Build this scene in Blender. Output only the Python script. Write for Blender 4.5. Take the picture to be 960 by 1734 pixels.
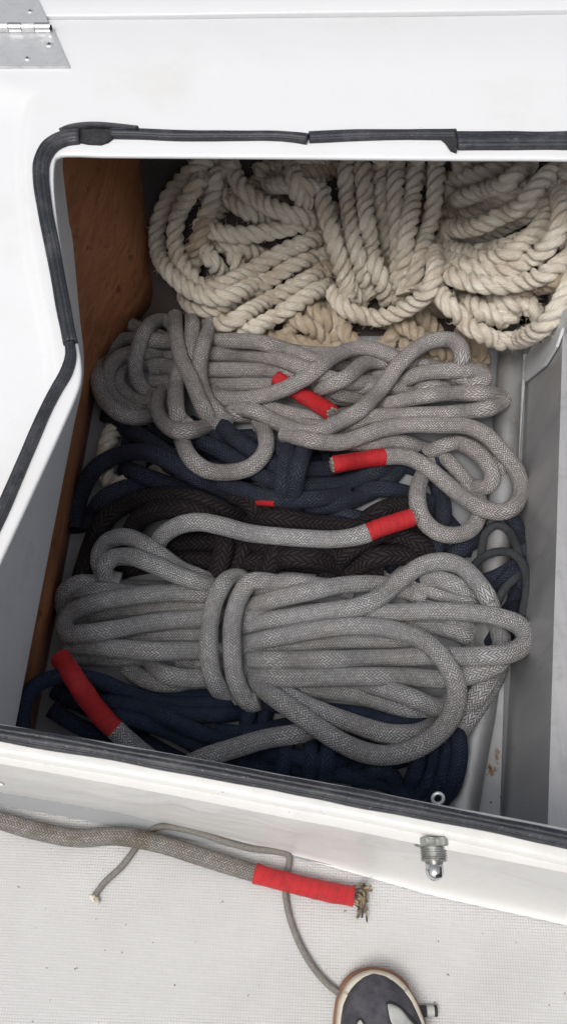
import bpy, bmesh, math, random
import numpy as np
from mathutils import Vector, Matrix

random.seed(11)
rng = np.random.default_rng(11)
R_ = math.radians
scene = bpy.context.scene
for o in list(bpy.data.objects):
    bpy.data.objects.remove(o)
COL = scene.collection

# ------------------------------------------------------------------ camera, sky, sun, exposure
F_PX, TILT, CAM_H = 1415.0, R_(27.0), 1.05       # focal length in photo pixels, tilt from straight down, height over deck
H = 0.40                                          # height of the locker rim over the deck
cam_d = bpy.data.cameras.new('camera')
cam = bpy.data.objects.new('camera', cam_d)
COL.objects.link(cam)
cam.location = (0, 0, CAM_H)
cam.rotation_euler = (TILT, 0, 0)
cam_d.sensor_fit = 'VERTICAL'
cam_d.sensor_height = 24.0
cam_d.lens = 24.0 * F_PX / 1734.0
cam_d.clip_start = 0.02
cam_d.clip_end = 200.0
scene.camera = cam

SUN_EL, SUN_AZ = R_(63), R_(212)
SUN_STRENGTH, SUN_ANGLE, SKY_STRENGTH, EXPOSURE = 1.45, R_(26), 0.125, 0.04
world = bpy.data.worlds.new("World")
scene.world = world
world.use_nodes = True
wn = world.node_tree
wn.nodes.clear()
sky = wn.nodes.new('ShaderNodeTexSky')
sky.sky_type = 'NISHITA'
sky.sun_disc = False
sky.sun_elevation = SUN_EL
sky.sun_rotation = SUN_AZ
sky.air_density = 1.0
sky.dust_density = 6.0
sky.ozone_density = 1.0
hs = wn.nodes.new('ShaderNodeHueSaturation')
hs.inputs['Saturation'].default_value = 0.32       # overcast: cloud greys the blue out
bg = wn.nodes.new('ShaderNodeBackground')
bg.inputs['Strength'].default_value = SKY_STRENGTH
wo = wn.nodes.new('ShaderNodeOutputWorld')
wn.links.new(sky.outputs[0], hs.inputs['Color'])
wn.links.new(hs.outputs[0], bg.inputs['Color'])
wn.links.new(bg.outputs[0], wo.inputs['Surface'])

sun_d = bpy.data.lights.new('sun', 'SUN')
sun_d.energy = SUN_STRENGTH
sun_d.angle = SUN_ANGLE
sun_d.color = (1.0, 0.96, 0.90)
sun = bpy.data.objects.new('sun', sun_d)
COL.objects.link(sun)
sdir = Vector((math.sin(SUN_AZ) * math.cos(SUN_EL), math.cos(SUN_AZ) * math.cos(SUN_EL), math.sin(SUN_EL)))
sun.rotation_euler = sdir.to_track_quat('Z', 'Y').to_euler()
sun.location = (-1, -1, 3)

scene.view_settings.view_transform = 'Standard'
scene.view_settings.look = 'None'
scene.view_settings.exposure = EXPOSURE
scene.view_settings.gamma = 1
scene.view_settings.use_curve_mapping = False
scene.cycles.max_bounces = 8
scene.cycles.diffuse_bounces = 5

# ------------------------------------------------------------------ helpers: plan points
CT, ST = math.cos(TILT), math.sin(TILT)


def P(px, py, z):
    """Point of the level plane at height z that lies on the sight line of a photo pixel."""
    u = (px - 480.0) / F_PX
    v = (py - 867.0) / F_PX
    k = (CAM_H - z) / (CT + v * ST)
    return np.array((u * k, k * (ST - v * CT), z))


def PV(px, py, A, B):
    """Point of the upright plane through plan points A and B on the sight line of a photo pixel."""
    u = (px - 480.0) / F_PX
    v = (py - 867.0) / F_PX
    d = np.array((u, ST - v * CT, -(CT + v * ST)))
    e = np.array((B[0] - A[0], B[1] - A[1]))
    n = np.array((-e[1], e[0]))
    t = (n @ np.array(A[:2])) / (n @ d[:2])
    return np.array((d[0] * t, d[1] * t, CAM_H + d[2] * t))


def spline(pts, step):
    """Catmull-Rom curve through points (any dimension), resampled evenly."""
    p = np.array(pts, float)
    if len(p) < 3:
        p = np.vstack([p[0], (p[0] + p[-1]) / 2, p[-1]])
    p = np.vstack([2 * p[0] - p[1], p, 2 * p[-1] - p[-2]])
    t = np.zeros(len(p))
    for i in range(1, len(p)):
        t[i] = t[i - 1] + max(1e-6, np.linalg.norm(p[i] - p[i - 1])) ** 0.5
    out = []
    for i in range(1, len(p) - 2):
        t0, t1, t2, t3 = t[i - 1:i + 3]
        P0, P1, P2, P3 = p[i - 1:i + 3]
        s = np.linspace(t1, t2, 24, endpoint=False)[:, None]
        A1 = (t1 - s) / (t1 - t0) * P0 + (s - t0) / (t1 - t0) * P1
        A2 = (t2 - s) / (t2 - t1) * P1 + (s - t1) / (t2 - t1) * P2
        A3 = (t3 - s) / (t3 - t2) * P2 + (s - t2) / (t3 - t2) * P3
        B1 = (t2 - s) / (t2 - t0) * A1 + (s - t0) / (t2 - t0) * A2
        B2 = (t3 - s) / (t3 - t1) * A2 + (s - t1) / (t3 - t1) * A3
        out.append((t2 - s) / (t2 - t1) * B1 + (s - t1) / (t2 - t1) * B2)
    c = np.vstack(out + [p[-2][None]])
    return resample(c, step)


def resample(c, step):
    seg = np.linalg.norm(np.diff(c, axis=0), axis=1)
    s = np.concatenate([[0], np.cumsum(seg)])
    n = max(3, int(round(s[-1] / step)) + 1)
    q = np.linspace(0, s[-1], n)
    return np.stack([np.interp(q, s, c[:, k]) for k in range(c.shape[1])], axis=1)


def gauss(a, sig):
    if sig < 0.3:
        return a
    n = int(3 * sig) + 1
    k = np.exp(-0.5 * (np.arange(-n, n + 1) / sig) ** 2)
    k /= k.sum()
    pad = np.concatenate([np.full(n, a[0]), a, np.full(n, a[-1])])
    return np.convolve(pad, k, mode='valid')


# ------------------------------------------------------------------ helpers: objects
def tag(o, label=None, cat=None, group=None, kind=None):
    if label: o['label'] = label
    if cat: o['category'] = cat
    if group: o['group'] = group
    if kind: o['kind'] = kind
    return o


def empty(name, loc, label, cat, group=None):
    o = bpy.data.objects.new(name, None)
    COL.objects.link(o)
    o.location = tuple(float(x) for x in loc)
    o.empty_display_size = 0.02
    return tag(o, label, cat, group)


def link(name, me, mat, parent=None):
    o = bpy.data.objects.new(name, me)
    COL.objects.link(o)
    if mat is not None:
        me.materials.append(mat)
    if parent is not None:
        o.parent = parent
        off = Vector((0, 0, 0))
        q = parent
        while q is not None:
            off += Vector(q.location)
            q = q.parent
        me.transform(Matrix.Translation(-off))
    return o


def fast_mesh(name, verts, faces, uvs=None, smooth=True):
    """verts (n,3), faces (m,4) int array; uvs (m,4,2)."""
    me = bpy.data.meshes.new(name)
    verts = np.ascontiguousarray(verts, dtype=np.float32)
    faces = np.ascontiguousarray(faces, dtype=np.int32)
    k = faces.shape[1]
    me.vertices.add(len(verts))
    me.vertices.foreach_set('co', verts.ravel())
    me.loops.add(faces.size)
    me.loops.foreach_set('vertex_index', faces.ravel())
    me.polygons.add(len(faces))
    me.polygons.foreach_set('loop_start', np.arange(0, faces.size, k, dtype=np.int32))
    if smooth:
        me.polygons.foreach_set('use_smooth', np.ones(len(faces), dtype=bool))
    if uvs is not None:
        l = me.uv_layers.new(name='UVMap')
        l.data.foreach_set('uv', np.ascontiguousarray(uvs, dtype=np.float32).ravel())
    me.update(calc_edges=True)
    me.validate()
    return me


def bm_obj(name, bm, mat, parent=None, smooth=False, bevel=0.0, seg=2, angle=40):
    if bevel > 0:
        ed = [e for e in bm.edges if len(e.link_faces) == 2 and e.calc_face_angle(0) > R_(angle)]
        if ed:
            bmesh.ops.bevel(bm, geom=ed, offset=bevel, segments=seg, affect='EDGES', profile=0.5, clamp_overlap=True)
    bmesh.ops.recalc_face_normals(bm, faces=bm.faces[:])
    me = bpy.data.meshes.new(name)
    if smooth:
        for f in bm.faces: f.smooth = True
    bm.to_mesh(me)
    bm.free()
    return link(name, me, mat, parent)


def prism(bm, pts, z0, z1):
    """Upright prism over a plan polygon."""
    lo = [bm.verts.new((float(p[0]), float(p[1]), z0)) for p in pts]
    hi = [bm.verts.new((float(p[0]), float(p[1]), z1)) for p in pts]
    bm.faces.new(hi)
    bm.faces.new(lo[::-1])
    n = len(pts)
    for i in range(n):
        bm.faces.new((lo[i], lo[(i + 1) % n], hi[(i + 1) % n], hi[i]))


def frame_along(c):
    T = np.gradient(c, axis=0)
    T /= np.linalg.norm(T, axis=1)[:, None] + 1e-12
    n = len(c)
    N = np.zeros_like(c)
    a = np.array((0, 0, 1.0))
    v = a - T[0] * (a @ T[0])
    if np.linalg.norm(v) < 1e-3:
        v = np.array((1.0, 0, 0)) - T[0] * T[0][0]
    N[0] = v / np.linalg.norm(v)
    for i in range(1, n):
        v = N[i - 1] - T[i] * (N[i - 1] @ T[i])
        N[i] = v / (np.linalg.norm(v) + 1e-12)
    B = np.cross(T, N)
    return T, N, B


def sweep(name, c, rad, nseg, prof=None, twist=None, u0=0.0, cap=True):
    """Tube along c (n,3); rad scalar or (n,); prof(theta)->scale of the radius; twist (n,) angle."""
    n = len(c)
    T, N, B = frame_along(c)
    th = np.linspace(0, 2 * np.pi, nseg, endpoint=False)
    pr = np.ones(nseg) if prof is None else prof(th)
    rad = np.broadcast_to(np.asarray(rad, float), (n,))
    tw = np.zeros(n) if twist is None else twist
    ang = th[None, :] + tw[:, None]
    rr = rad[:, None] * pr[None, :] if pr.ndim == 1 else rad[:, None] * pr
    V = c[:, None, :] + rr[..., None] * (np.cos(ang)[..., None] * N[:, None, :] + np.sin(ang)[..., None] * B[:, None, :])
    V = V.reshape(-1, 3)
    seg = np.linalg.norm(np.diff(c, axis=0), axis=1)
    s = np.concatenate([[0], np.cumsum(seg)]) + u0
    i, j = np.meshgrid(np.arange(n - 1), np.arange(nseg), indexing='ij')
    j2 = (j + 1) % nseg
    Fc = np.stack([i * nseg + j, i * nseg + j2, (i + 1) * nseg + j2, (i + 1) * nseg + j], axis=-1).reshape(-1, 4)
    vj, vj2 = j / nseg, (j + 1) / nseg
    UV = np.stack([np.stack([s[i], vj], -1), np.stack([s[i], vj2], -1), np.stack([s[i + 1], vj2], -1), np.stack([s[i + 1], vj], -1)], axis=2).reshape(-1, 4, 2)
    if cap:
        v0 = len(V)
        V = np.vstack([V, V[:nseg], V[(n - 1) * nseg:n * nseg], c[0] - T[0] * rad[0] * 0.10, c[-1] + T[-1] * rad[-1] * 0.10])
        e0, e1 = v0 + 2 * nseg, v0 + 2 * nseg + 1
        jj = np.arange(0, nseg, 2)
        f0 = np.stack([np.full_like(jj, e0), v0 + (jj + 2) % nseg, v0 + (jj + 1) % nseg, v0 + jj], -1)
        b = v0 + nseg
        f1 = np.stack([np.full_like(jj, e1), b + jj, b + (jj + 1) % nseg, b + (jj + 2) % nseg], -1)
        Fc = np.vstack([Fc, f0, f1])
        w = np.zeros((len(f0), 4, 2)); w[:, :, 0] = s[0]; w[:, :, 1] = 0.5 / 14
        w1 = np.zeros((len(f1), 4, 2)); w1[:, :, 0] = s[-1]; w1[:, :, 1] = 0.5 / 14
        UV = np.concatenate([UV, w, w1])
    return fast_mesh(name, V, Fc, UV)


# ------------------------------------------------------------------ materials
class NT:
    def __init__(s, name):
        s.m = bpy.data.materials.new(name)
        s.m.use_nodes = True
        s.t = s.m.node_tree
        s.t.nodes.clear()
        s.out = s.t.nodes.new('ShaderNodeOutputMaterial')
        s.b = s.t.nodes.new('ShaderNodeBsdfPrincipled')
        s.t.links.new(s.b.outputs[0], s.out.inputs[0])

    def n(s, typ, **kw):
        x = s.t.nodes.new(typ)
        for k, v in kw.items(): setattr(x, k, v)
        return x

    def put(s, sock, v):
        if isinstance(v, bpy.types.NodeSocket): s.t.links.new(v, sock)
        elif isinstance(v, (tuple, list)) and len(v) == 3 and sock.type == 'RGBA': sock.default_value = (*v, 1)
        else: sock.default_value = v

    def math(s, op, a, b=0.0, c=None, clamp=False):
        x = s.n('ShaderNodeMath', operation=op, use_clamp=clamp)
        s.put(x.inputs[0], a); s.put(x.inputs[1], b)
        if c is not None: s.put(x.inputs[2], c)
        return x.outputs[0]

    def mix(s, f, a, b, blend='MIX'):
        x = s.n('ShaderNodeMix', data_type='RGBA', blend_type=blend)
        s.put(x.inputs['Factor'], f); s.put(x.inputs['A'], a) if False else None
        s.put(x.inputs[6], a); s.put(x.inputs[7], b)
        return x.outputs[2]

    def ramp(s, v, lo, hi):
        x = s.n('ShaderNodeMapRange', interpolation_type='SMOOTHSTEP')
        s.put(x.inputs[0], v); x.inputs[1].default_value = lo; x.inputs[2].default_value = hi
        return x.outputs[0]

    def noise(s, scale, detail=4, rough=0.55, vec=None, dist=0.0):
        x = s.n('ShaderNodeTexNoise')
        x.inputs['Scale'].default_value = scale; x.inputs['Detail'].default_value = detail
        x.inputs['Roughness'].default_value = rough; x.inputs['Distortion'].default_value = dist
        s.put(x.inputs['Vector'], vec if vec is not None else s.pos())
        return x.outputs[0]

    def pos(s):
        if not hasattr(s, '_p'): s._p = s.n('ShaderNodeNewGeometry').outputs['Position']
        return s._p

    def scaled(s, vec, k):
        x = s.n('ShaderNodeVectorMath', operation='MULTIPLY')
        s.put(x.inputs[0], vec); x.inputs[1].default_value = k
        return x.outputs[0]

    def sep(s, v):
        x = s.n('ShaderNodeSeparateXYZ'); s.put(x.inputs[0], v); return x.outputs

    def comb(s, a, b, c=0.0):
        x = s.n('ShaderNodeCombineXYZ'); s.put(x.inputs[0], a); s.put(x.inputs[1], b); s.put(x.inputs[2], c); return x.outputs[0]

    def bump(s, h, dist, strength=1.0, normal=None):
        x = s.n('ShaderNodeBump')
        x.inputs['Strength'].default_value = strength; x.inputs['Distance'].default_value = dist
        s.put(x.inputs['Height'], h)
        if normal is not None: s.put(x.inputs['Normal'], normal)
        return x.outputs[0]

    def set(s, color=None, rough=None, metal=None, normal=None, spec=None, **kw):
        for k, v in (('Base Color', color), ('Roughness', rough), ('Metallic', metal), ('Normal', normal), ('Specular IOR Level', spec)):
            if v is not None: s.put(s.b.inputs[k], v)
        for k, v in kw.items(): s.put(s.b.inputs[k.replace('_', ' ')], v)
        return s.m


def uv_of(t):
    x = t.n('ShaderNodeUVMap'); x.uv_map = 'UVMap'
    return t.sep(x.outputs[0])


def braid_mat(name, yarn, groove_shade, dirt, cols=18, pitch=0.0037, slant=0.9, depth=0.0016, dirt_amt=0.5, tint=None):
    t = NT(name)
    uv = uv_of(t)
    c = t.math('MULTIPLY', uv[1], float(cols))
    ci = t.math('FLOOR', c)
    fc = t.math('FRACT', c)
    par = t.math('MODULO', ci, 2.0)
    sg = t.math('MULTIPLY_ADD', par, 2.0, -1.0)
    wob = t.math('MULTIPLY_ADD', t.noise(260, 2), 0.5, -0.25)
    tt = t.math('ADD', t.math('DIVIDE', uv[0], pitch), t.math('MULTIPLY', t.math('MULTIPLY', t.math('SUBTRACT', fc, 0.5), sg), slant))
    tt = t.math('ADD', t.math('ADD', tt, t.math('MULTIPLY', par, 0.5)), wob)
    ft = t.math('FRACT', tt)
    a = t.math('MULTIPLY_ADD', ft, 2.0, -1.0)
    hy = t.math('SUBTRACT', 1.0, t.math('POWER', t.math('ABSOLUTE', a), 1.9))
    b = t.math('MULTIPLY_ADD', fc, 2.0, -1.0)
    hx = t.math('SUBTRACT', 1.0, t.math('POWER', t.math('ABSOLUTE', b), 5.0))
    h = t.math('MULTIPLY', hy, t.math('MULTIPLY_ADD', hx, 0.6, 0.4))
    # fine filaments lying along each yarn, and a per-yarn shade
    wn_ = t.n('ShaderNodeTexWhiteNoise', noise_dimensions='2D')
    t.put(wn_.inputs['Vector'], t.comb(ci, t.math('FLOOR', tt)))
    yr = t.math('MULTIPLY_ADD', wn_.outputs[0], 0.34, 0.80)
    big = t.ramp(t.noise(16, 5, 0.6), 0.42, 0.72)
    fil = t.noise(900, 3, 0.7)
    colr = t.mix(t.math('MULTIPLY', big, dirt_amt), yarn, dirt)
    colr = t.mix(1.0, colr, t.comb(yr, yr, yr), 'MULTIPLY')
    f2 = t.math('MULTIPLY_ADD', fil, 0.4, 0.78)
    colr = t.mix(1.0, colr, t.comb(f2, f2, f2), 'MULTIPLY')
    colr = t.mix(t.ramp(h, 0.05, 0.70), groove_shade, colr)  # shade in the gaps between yarns, painted into the colour
    nrm = t.bump(t.math('MULTIPLY_ADD', fil, 0.18, h), depth)
    return t.set(colr, 0.82, 0.0, nrm, 0.25)


def laid_mat(name, base, dark, light):
    t = NT(name)
    uv = uv_of(t)
    # yarns of a strand run nearly along the rope; slanted stripes in the unwrapped strand
    st = t.math('ADD', t.math('MULTIPLY', uv[1], 42.0), t.math('MULTIPLY', uv[0], 600.0))
    n1 = t.noise(140, 4, 0.6)
    st = t.math('ADD', st, t.math('MULTIPLY', n1, 1.6))
    w = t.math('ABSOLUTE', t.math('SINE', t.math('MULTIPLY', st, math.pi)))
    n2 = t.noise(700, 3, 0.7)
    n3 = t.noise(22, 5, 0.6)
    c = t.mix(t.ramp(n3, 0.35, 0.7), base, dark)
    c = t.mix(t.ramp(t.noise(55, 4, 0.65), 0.5, 0.78), c, light)
    k = t.math('MULTIPLY_ADD', w, 0.30, 0.78)
    c = t.mix(1.0, c, t.comb(k, k, k), 'MULTIPLY')
    fb = t.noise(1.0, 3, 0.6, t.comb(t.math('MULTIPLY', st, 1.3), t.math('MULTIPLY', uv[0], 55.0)))
    k3 = t.math('MULTIPLY_ADD', t.ramp(fb, 0.25, 0.75), 0.34, 0.76)
    c = t.mix(1.0, c, t.comb(k3, k3, k3), 'MULTIPLY')
    k2 = t.math('MULTIPLY_ADD', n2, 0.5, 0.75)
    c = t.mix(1.0, c, t.comb(k2, k2, k2), 'MULTIPLY')
    nrm = t.bump(t.math('ADD', t.math('MULTIPLY', w, 0.8), t.math('MULTIPLY', n2, 0.8)), 0.0012)
    return t.set(c, 0.75, 0.0, nrm, 0.3)


def gelcoat(name, base, stain, stain_amt=0.35, scale=9, rough=0.28, seed=0.0):
    t = NT(name)
    off = t.n('ShaderNodeVectorMath', operation='ADD')
    t.put(off.inputs[0], t.pos()); off.inputs[1].default_value = (seed, seed * 0.7, 0)
    v = off.outputs[0]
    a = t.ramp(t.noise(scale, 6, 0.62, v), 0.52, 0.78)
    b = t.ramp(t.noise(scale * 12, 4, 0.7, v), 0.60, 0.75)
    sp = t.ramp(t.noise(330, 2, 0.5, v), 0.755, 0.80)
    c = t.mix(t.math('MULTIPLY', a, stain_amt), base, stain)
    c = t.mix(t.math('MULTIPLY', b, stain_amt * 0.35), c, stain)
    c = t.mix(t.math('MULTIPLY', sp, 0.55), c, (0.12, 0.10, 0.08))
    rt = t.n('ShaderNodeVectorRotate', rotation_type='Z_AXIS'); t.put(rt.inputs['Vector'], v); rt.inputs['Angle'].default_value = 0.6 + seed
    sc1 = t.ramp(t.noise(1.0, 4, 0.6, t.scaled(rt.outputs[0], (260, 45, 60)), 0.4), 0.685, 0.715)
    msk = t.ramp(t.noise(5, 3, 0.6, v), 0.5, 0.65)
    c = t.mix(t.math('MULTIPLY', t.math('MULTIPLY', sc1, msk), 0.16), c, (0.36, 0.34, 0.31))
    nrm = t.bump(t.noise(240, 2), 0.00025, 0.6)
    nrm = t.bump(t.noise(14, 2), 0.003, 0.5, nrm)
    return t.set(c, t.math('MULTIPLY_ADD', a, 0.25, rough), 0.0, nrm, 0.5)


M = {}
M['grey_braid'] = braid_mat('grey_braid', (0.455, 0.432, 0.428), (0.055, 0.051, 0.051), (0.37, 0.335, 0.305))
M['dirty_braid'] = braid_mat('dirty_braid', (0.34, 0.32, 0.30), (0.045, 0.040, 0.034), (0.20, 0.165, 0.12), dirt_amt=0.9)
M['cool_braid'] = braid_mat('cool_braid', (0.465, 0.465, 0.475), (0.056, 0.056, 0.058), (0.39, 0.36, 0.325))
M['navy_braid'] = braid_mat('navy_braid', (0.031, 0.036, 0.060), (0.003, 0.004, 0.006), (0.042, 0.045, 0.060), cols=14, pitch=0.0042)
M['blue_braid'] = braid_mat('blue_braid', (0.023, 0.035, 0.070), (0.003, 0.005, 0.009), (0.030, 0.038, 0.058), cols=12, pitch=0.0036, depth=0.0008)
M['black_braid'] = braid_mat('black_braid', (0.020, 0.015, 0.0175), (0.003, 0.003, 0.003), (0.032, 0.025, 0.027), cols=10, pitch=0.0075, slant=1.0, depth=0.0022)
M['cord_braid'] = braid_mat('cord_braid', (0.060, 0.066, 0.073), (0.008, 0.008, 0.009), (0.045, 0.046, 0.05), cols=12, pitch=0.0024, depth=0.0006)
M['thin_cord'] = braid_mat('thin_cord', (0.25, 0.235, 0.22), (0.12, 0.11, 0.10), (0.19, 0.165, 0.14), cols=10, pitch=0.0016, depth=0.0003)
M['manila'] = laid_mat('manila', (0.85, 0.78, 0.665), (0.68, 0.585, 0.47), (0.90, 0.86, 0.78))
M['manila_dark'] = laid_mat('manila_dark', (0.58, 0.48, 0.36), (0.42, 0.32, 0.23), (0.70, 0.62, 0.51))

t = NT('fibre'); M['fibre'] = t.set((0.80, 0.74, 0.63), 0.7)
t = NT('grey_fluff'); M['grey_fluff'] = t.set((0.42, 0.40, 0.38), 0.8)

t = NT('red_tape')
uv = uv_of(t)
turn = t.math('FRACT', t.math('ADD', t.math('MULTIPLY', uv[0], 95.0), uv[1]))
wr = t.noise(70, 4, 0.6, t.comb(t.math('MULTIPLY', uv[0], 9.0), t.math('MULTIPLY', uv[1], 1.2)))
c = t.mix(t.ramp(t.noise(60, 5, 0.65), 0.45, 0.75), (0.52, 0.014, 0.020), (0.37, 0.010, 0.016))
c = t.mix(t.math('MULTIPLY', t.ramp(t.noise(90, 5, 0.7), 0.54, 0.70), 0.55), c, (0.20, 0.045, 0.04))
seam = t.math('SUBTRACT', 1.0, t.ramp(turn, 0.0, 0.16))
c = t.mix(t.math('MULTIPLY', seam, 0.45), c, (0.16, 0.006, 0.010))
wr2 = t.noise(1.0, 3, 0.6, t.comb(t.math('MULTIPLY', uv[0], 420.0), t.math('MULTIPLY', uv[1], 4.0)))
hgt = t.math('ADD', t.math('ADD', t.math('MULTIPLY', turn, 0.7), wr), t.math('MULTIPLY', wr2, 0.8))
M['red_tape'] = t.set(c, t.math('MULTIPLY_ADD', wr, 0.3, 0.30), 0.0, t.bump(hgt, 0.0016), 0.5)

M['gelcoat'] = gelcoat('gelcoat', (0.70, 0.712, 0.73), (0.60, 0.59, 0.555), 0.45, 6)
M['gelcoat_lid'] = gelcoat('gelcoat_lid', (0.65, 0.66, 0.68), (0.68, 0.68, 0.66), 0.25, 6, seed=3.0)
M['panel_paint'] = gelcoat('panel_paint', (0.72, 0.735, 0.76), (0.42, 0.41, 0.38), 0.35, 14, 0.45, seed=5.0)
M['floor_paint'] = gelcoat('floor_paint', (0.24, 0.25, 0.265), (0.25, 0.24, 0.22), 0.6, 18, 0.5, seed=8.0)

# gelcoat of the coaming front: rain streaks and brown tide marks
t = NT('coaming_face')
px_, py_, pz_ = t.sep(t.pos())
sv = t.comb(t.math('MULTIPLY', px_, 26.0), t.math('MULTIPLY', py_, 40.0), t.math('MULTIPLY', pz_, 90.0))
a = t.ramp(t.noise(1.4, 6, 0.75, sv), 0.50, 0.74)
band = t.math('MULTIPLY', t.ramp(pz_, 0.330, 0.352), t.math('SUBTRACT', 1.0, t.ramp(pz_, 0.375, 0.39)))
leftness = t.math('SUBTRACT', 1.0, t.ramp(px_, -0.27, 0.02))
c = t.mix(t.math('MULTIPLY', t.math('MULTIPLY', a, band), t.math('MULTIPLY_ADD', leftness, 0.75, 0.12)), (0.66, 0.66, 0.645), (0.50, 0.38, 0.25))
c = t.mix(t.math('MULTIPLY', t.ramp(t.noise(34, 5, 0.7), 0.50, 0.75), 0.28), c, (0.50, 0.48, 0.43))
c = t.mix(t.math('MULTIPLY', t.ramp(t.noise(260, 2), 0.735, 0.77), 0.6), c, (0.14, 0.10, 0.07))
M['coaming_face'] = t.set(c, 0.32, 0.0, t.bump(t.noise(26, 3, 0.5), 0.004, 0.6), 0.5)

# deck: moulded non-skid of tiny raised squares
t = NT('non_skid')
x_, y_, z_ = t.sep(t.pos())
rot = t.n('ShaderNodeVectorRotate', rotation_type='Z_AXIS'); t.put(rot.inputs['Vector'], t.pos()); rot.inputs['Angle'].default_value = R_(2.0)
gx, gy, gz = t.sep(rot.outputs[0])
fx = t.math('ABSOLUTE', t.math('MULTIPLY_ADD', t.math('FRACT', t.math('DIVIDE', gx, 0.0031)), 2.0, -1.0))
fy = t.math('ABSOLUTE', t.math('MULTIPLY_ADD', t.math('FRACT', t.math('DIVIDE', gy, 0.0031)), 2.0, -1.0))
hh = t.math('MULTIPLY', t.math('SUBTRACT', 1.0, t.math('POWER', fx, 3.0)), t.math('SUBTRACT', 1.0, t.math('POWER', fy, 3.0)))
grime = t.ramp(t.noise(6, 6, 0.65), 0.40, 0.75)
c = t.mix(t.math('MULTIPLY', grime, 0.30), (0.58, 0.58, 0.585), (0.46, 0.455, 0.445))
c = t.mix(t.math('MULTIPLY', t.math('SUBTRACT', 1.0, t.ramp(hh, 0.0, 0.35)), t.math('MULTIPLY_ADD', grime, 0.45, 0.22)), c, (0.29, 0.28, 0.265))
spk = t.ramp(t.noise(120, 3, 0.55), 0.712, 0.74)
c = t.mix(t.math('MULTIPLY', spk, 0.75), c, (0.10, 0.08, 0.06))
sc_ = t.math('MULTIPLY', t.ramp(t.noise(1.0, 5, 0.7, t.scaled(t.pos(), (20, 75, 1))), 0.66, 0.74), 0.35)
c = t.mix(sc_, c, (0.36, 0.31, 0.26))
M['non_skid'] = t.set(c, 0.55, 0.0, t.bump(hh, 0.0008, 0.9), 0.4)

t = NT('deck_margin')
c = t.mix(t.math('MULTIPLY', t.ramp(t.noise(10, 5, 0.6), 0.42, 0.75), 0.4), (0.80, 0.80, 0.79), (0.62, 0.60, 0.57))
M['deck_margin'] = t.set(c, 0.35, 0.0, t.bump(t.noise(30, 2), 0.002, 0.5))

t = NT('rubber')
n_ = t.noise(60, 5, 0.65)
c = t.mix(t.ramp(n_, 0.45, 0.75), (0.020, 0.022, 0.029), (0.044, 0.047, 0.057))
c = t.mix(t.math('MULTIPLY', t.ramp(t.noise(420, 3, 0.7), 0.62, 0.70), 0.6), c, (0.22, 0.22, 0.22))
c = t.mix(t.math('MULTIPLY', t.ramp(t.noise(19, 5, 0.7), 0.48, 0.70), 0.45), c, (0.12, 0.12, 0.125))
M['rubber'] = t.set(c, t.math('MULTIPLY_ADD', n_, 0.25, 0.38), 0.0, t.bump(t.noise(300, 3), 0.0006, 0.7), 0.45)
t = NT('torn_rubber')
c = t.mix(t.ramp(t.noise(200, 4, 0.7), 0.4, 0.7), (0.018, 0.018, 0.022), (0.045, 0.045, 0.052))
M['torn_rubber'] = t.set(c, 0.8, 0.0, t.bump(t.noise(380, 4, 0.7), 0.002))

t = NT('plywood')
v = t.scaled(t.pos(), (9, 9, 34))
g = t.noise(1.0, 7, 0.62, t.scaled(t.pos(), (60, 7, 55)), 1.2)
blotch = t.ramp(t.noise(6, 5, 0.6), 0.35, 0.7)
c = t.mix(t.ramp(g, 0.35, 0.68), (0.44, 0.185, 0.085), (0.27, 0.105, 0.050))
c = t.mix(t.math('MULTIPLY', blotch, 0.55), c, (0.28, 0.12, 0.055))
gr2 = t.ramp(t.noise(1.0, 5, 0.7, t.scaled(t.pos(), (200, 16, 170)), 0.8), 0.55, 0.70)
c = t.mix(t.math('MULTIPLY', gr2, 0.55), c, (0.13, 0.045, 0.02))
c = t.mix(t.math('MULTIPLY', t.ramp(t.noise(38, 4, 0.7), 0.60, 0.70), 0.65), c, (0.07, 0.025, 0.014))
c = t.mix(t.math('MULTIPLY', t.ramp(t.noise(1.0, 3, 0.6, t.scaled(t.pos(), (300, 60, 18))), 0.70, 0.74), 0.5), c, (0.50, 0.30, 0.16))
M['plywood'] = t.set(c, 0.5, 0.0, t.bump(g, 0.0012), 0.35)
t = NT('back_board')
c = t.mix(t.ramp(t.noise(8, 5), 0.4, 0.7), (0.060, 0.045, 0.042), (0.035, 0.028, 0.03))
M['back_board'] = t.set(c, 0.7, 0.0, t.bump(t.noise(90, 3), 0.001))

t = NT('aluminium')
g = t.noise(1.0, 4, 0.6, t.scaled(t.pos(), (500, 18, 500)))
sp = t.ramp(t.noise(34, 5, 0.7), 0.60, 0.70)
c = t.mix(t.ramp(t.noise(17, 4), 0.4, 0.7), (0.50, 0.51, 0.52), (0.38, 0.38, 0.38))
c = t.mix(t.math('MULTIPLY', sp, 0.6), c, (0.16, 0.11, 0.085))
M['aluminium'] = t.set(c, t.math('MULTIPLY_ADD', g, 0.25, 0.34), t.math('MULTIPLY_ADD', sp, -0.6, 0.75), t.bump(g, 0.0003))
t = NT('chipped_paint')
ch = t.ramp(t.noise(75, 4, 0.62), 0.655, 0.685)
ru = t.ramp(t.noise(26, 5, 0.7, t.scaled(t.pos(), (1, 0.5, 1))), 0.58, 0.64)
c = t.mix(t.ramp(t.noise(14, 4), 0.4, 0.7), (0.52, 0.54, 0.55), (0.40, 0.41, 0.42))
c = t.mix(ch, c, (0.06, 0.055, 0.06))
c = t.mix(t.math('MULTIPLY', ru, 0.85), c, (0.30, 0.13, 0.045))
M['chipped_paint'] = t.set(c, 0.5, 0.0, t.bump(ch, -0.0012))
t = NT('tank_paint')
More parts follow.
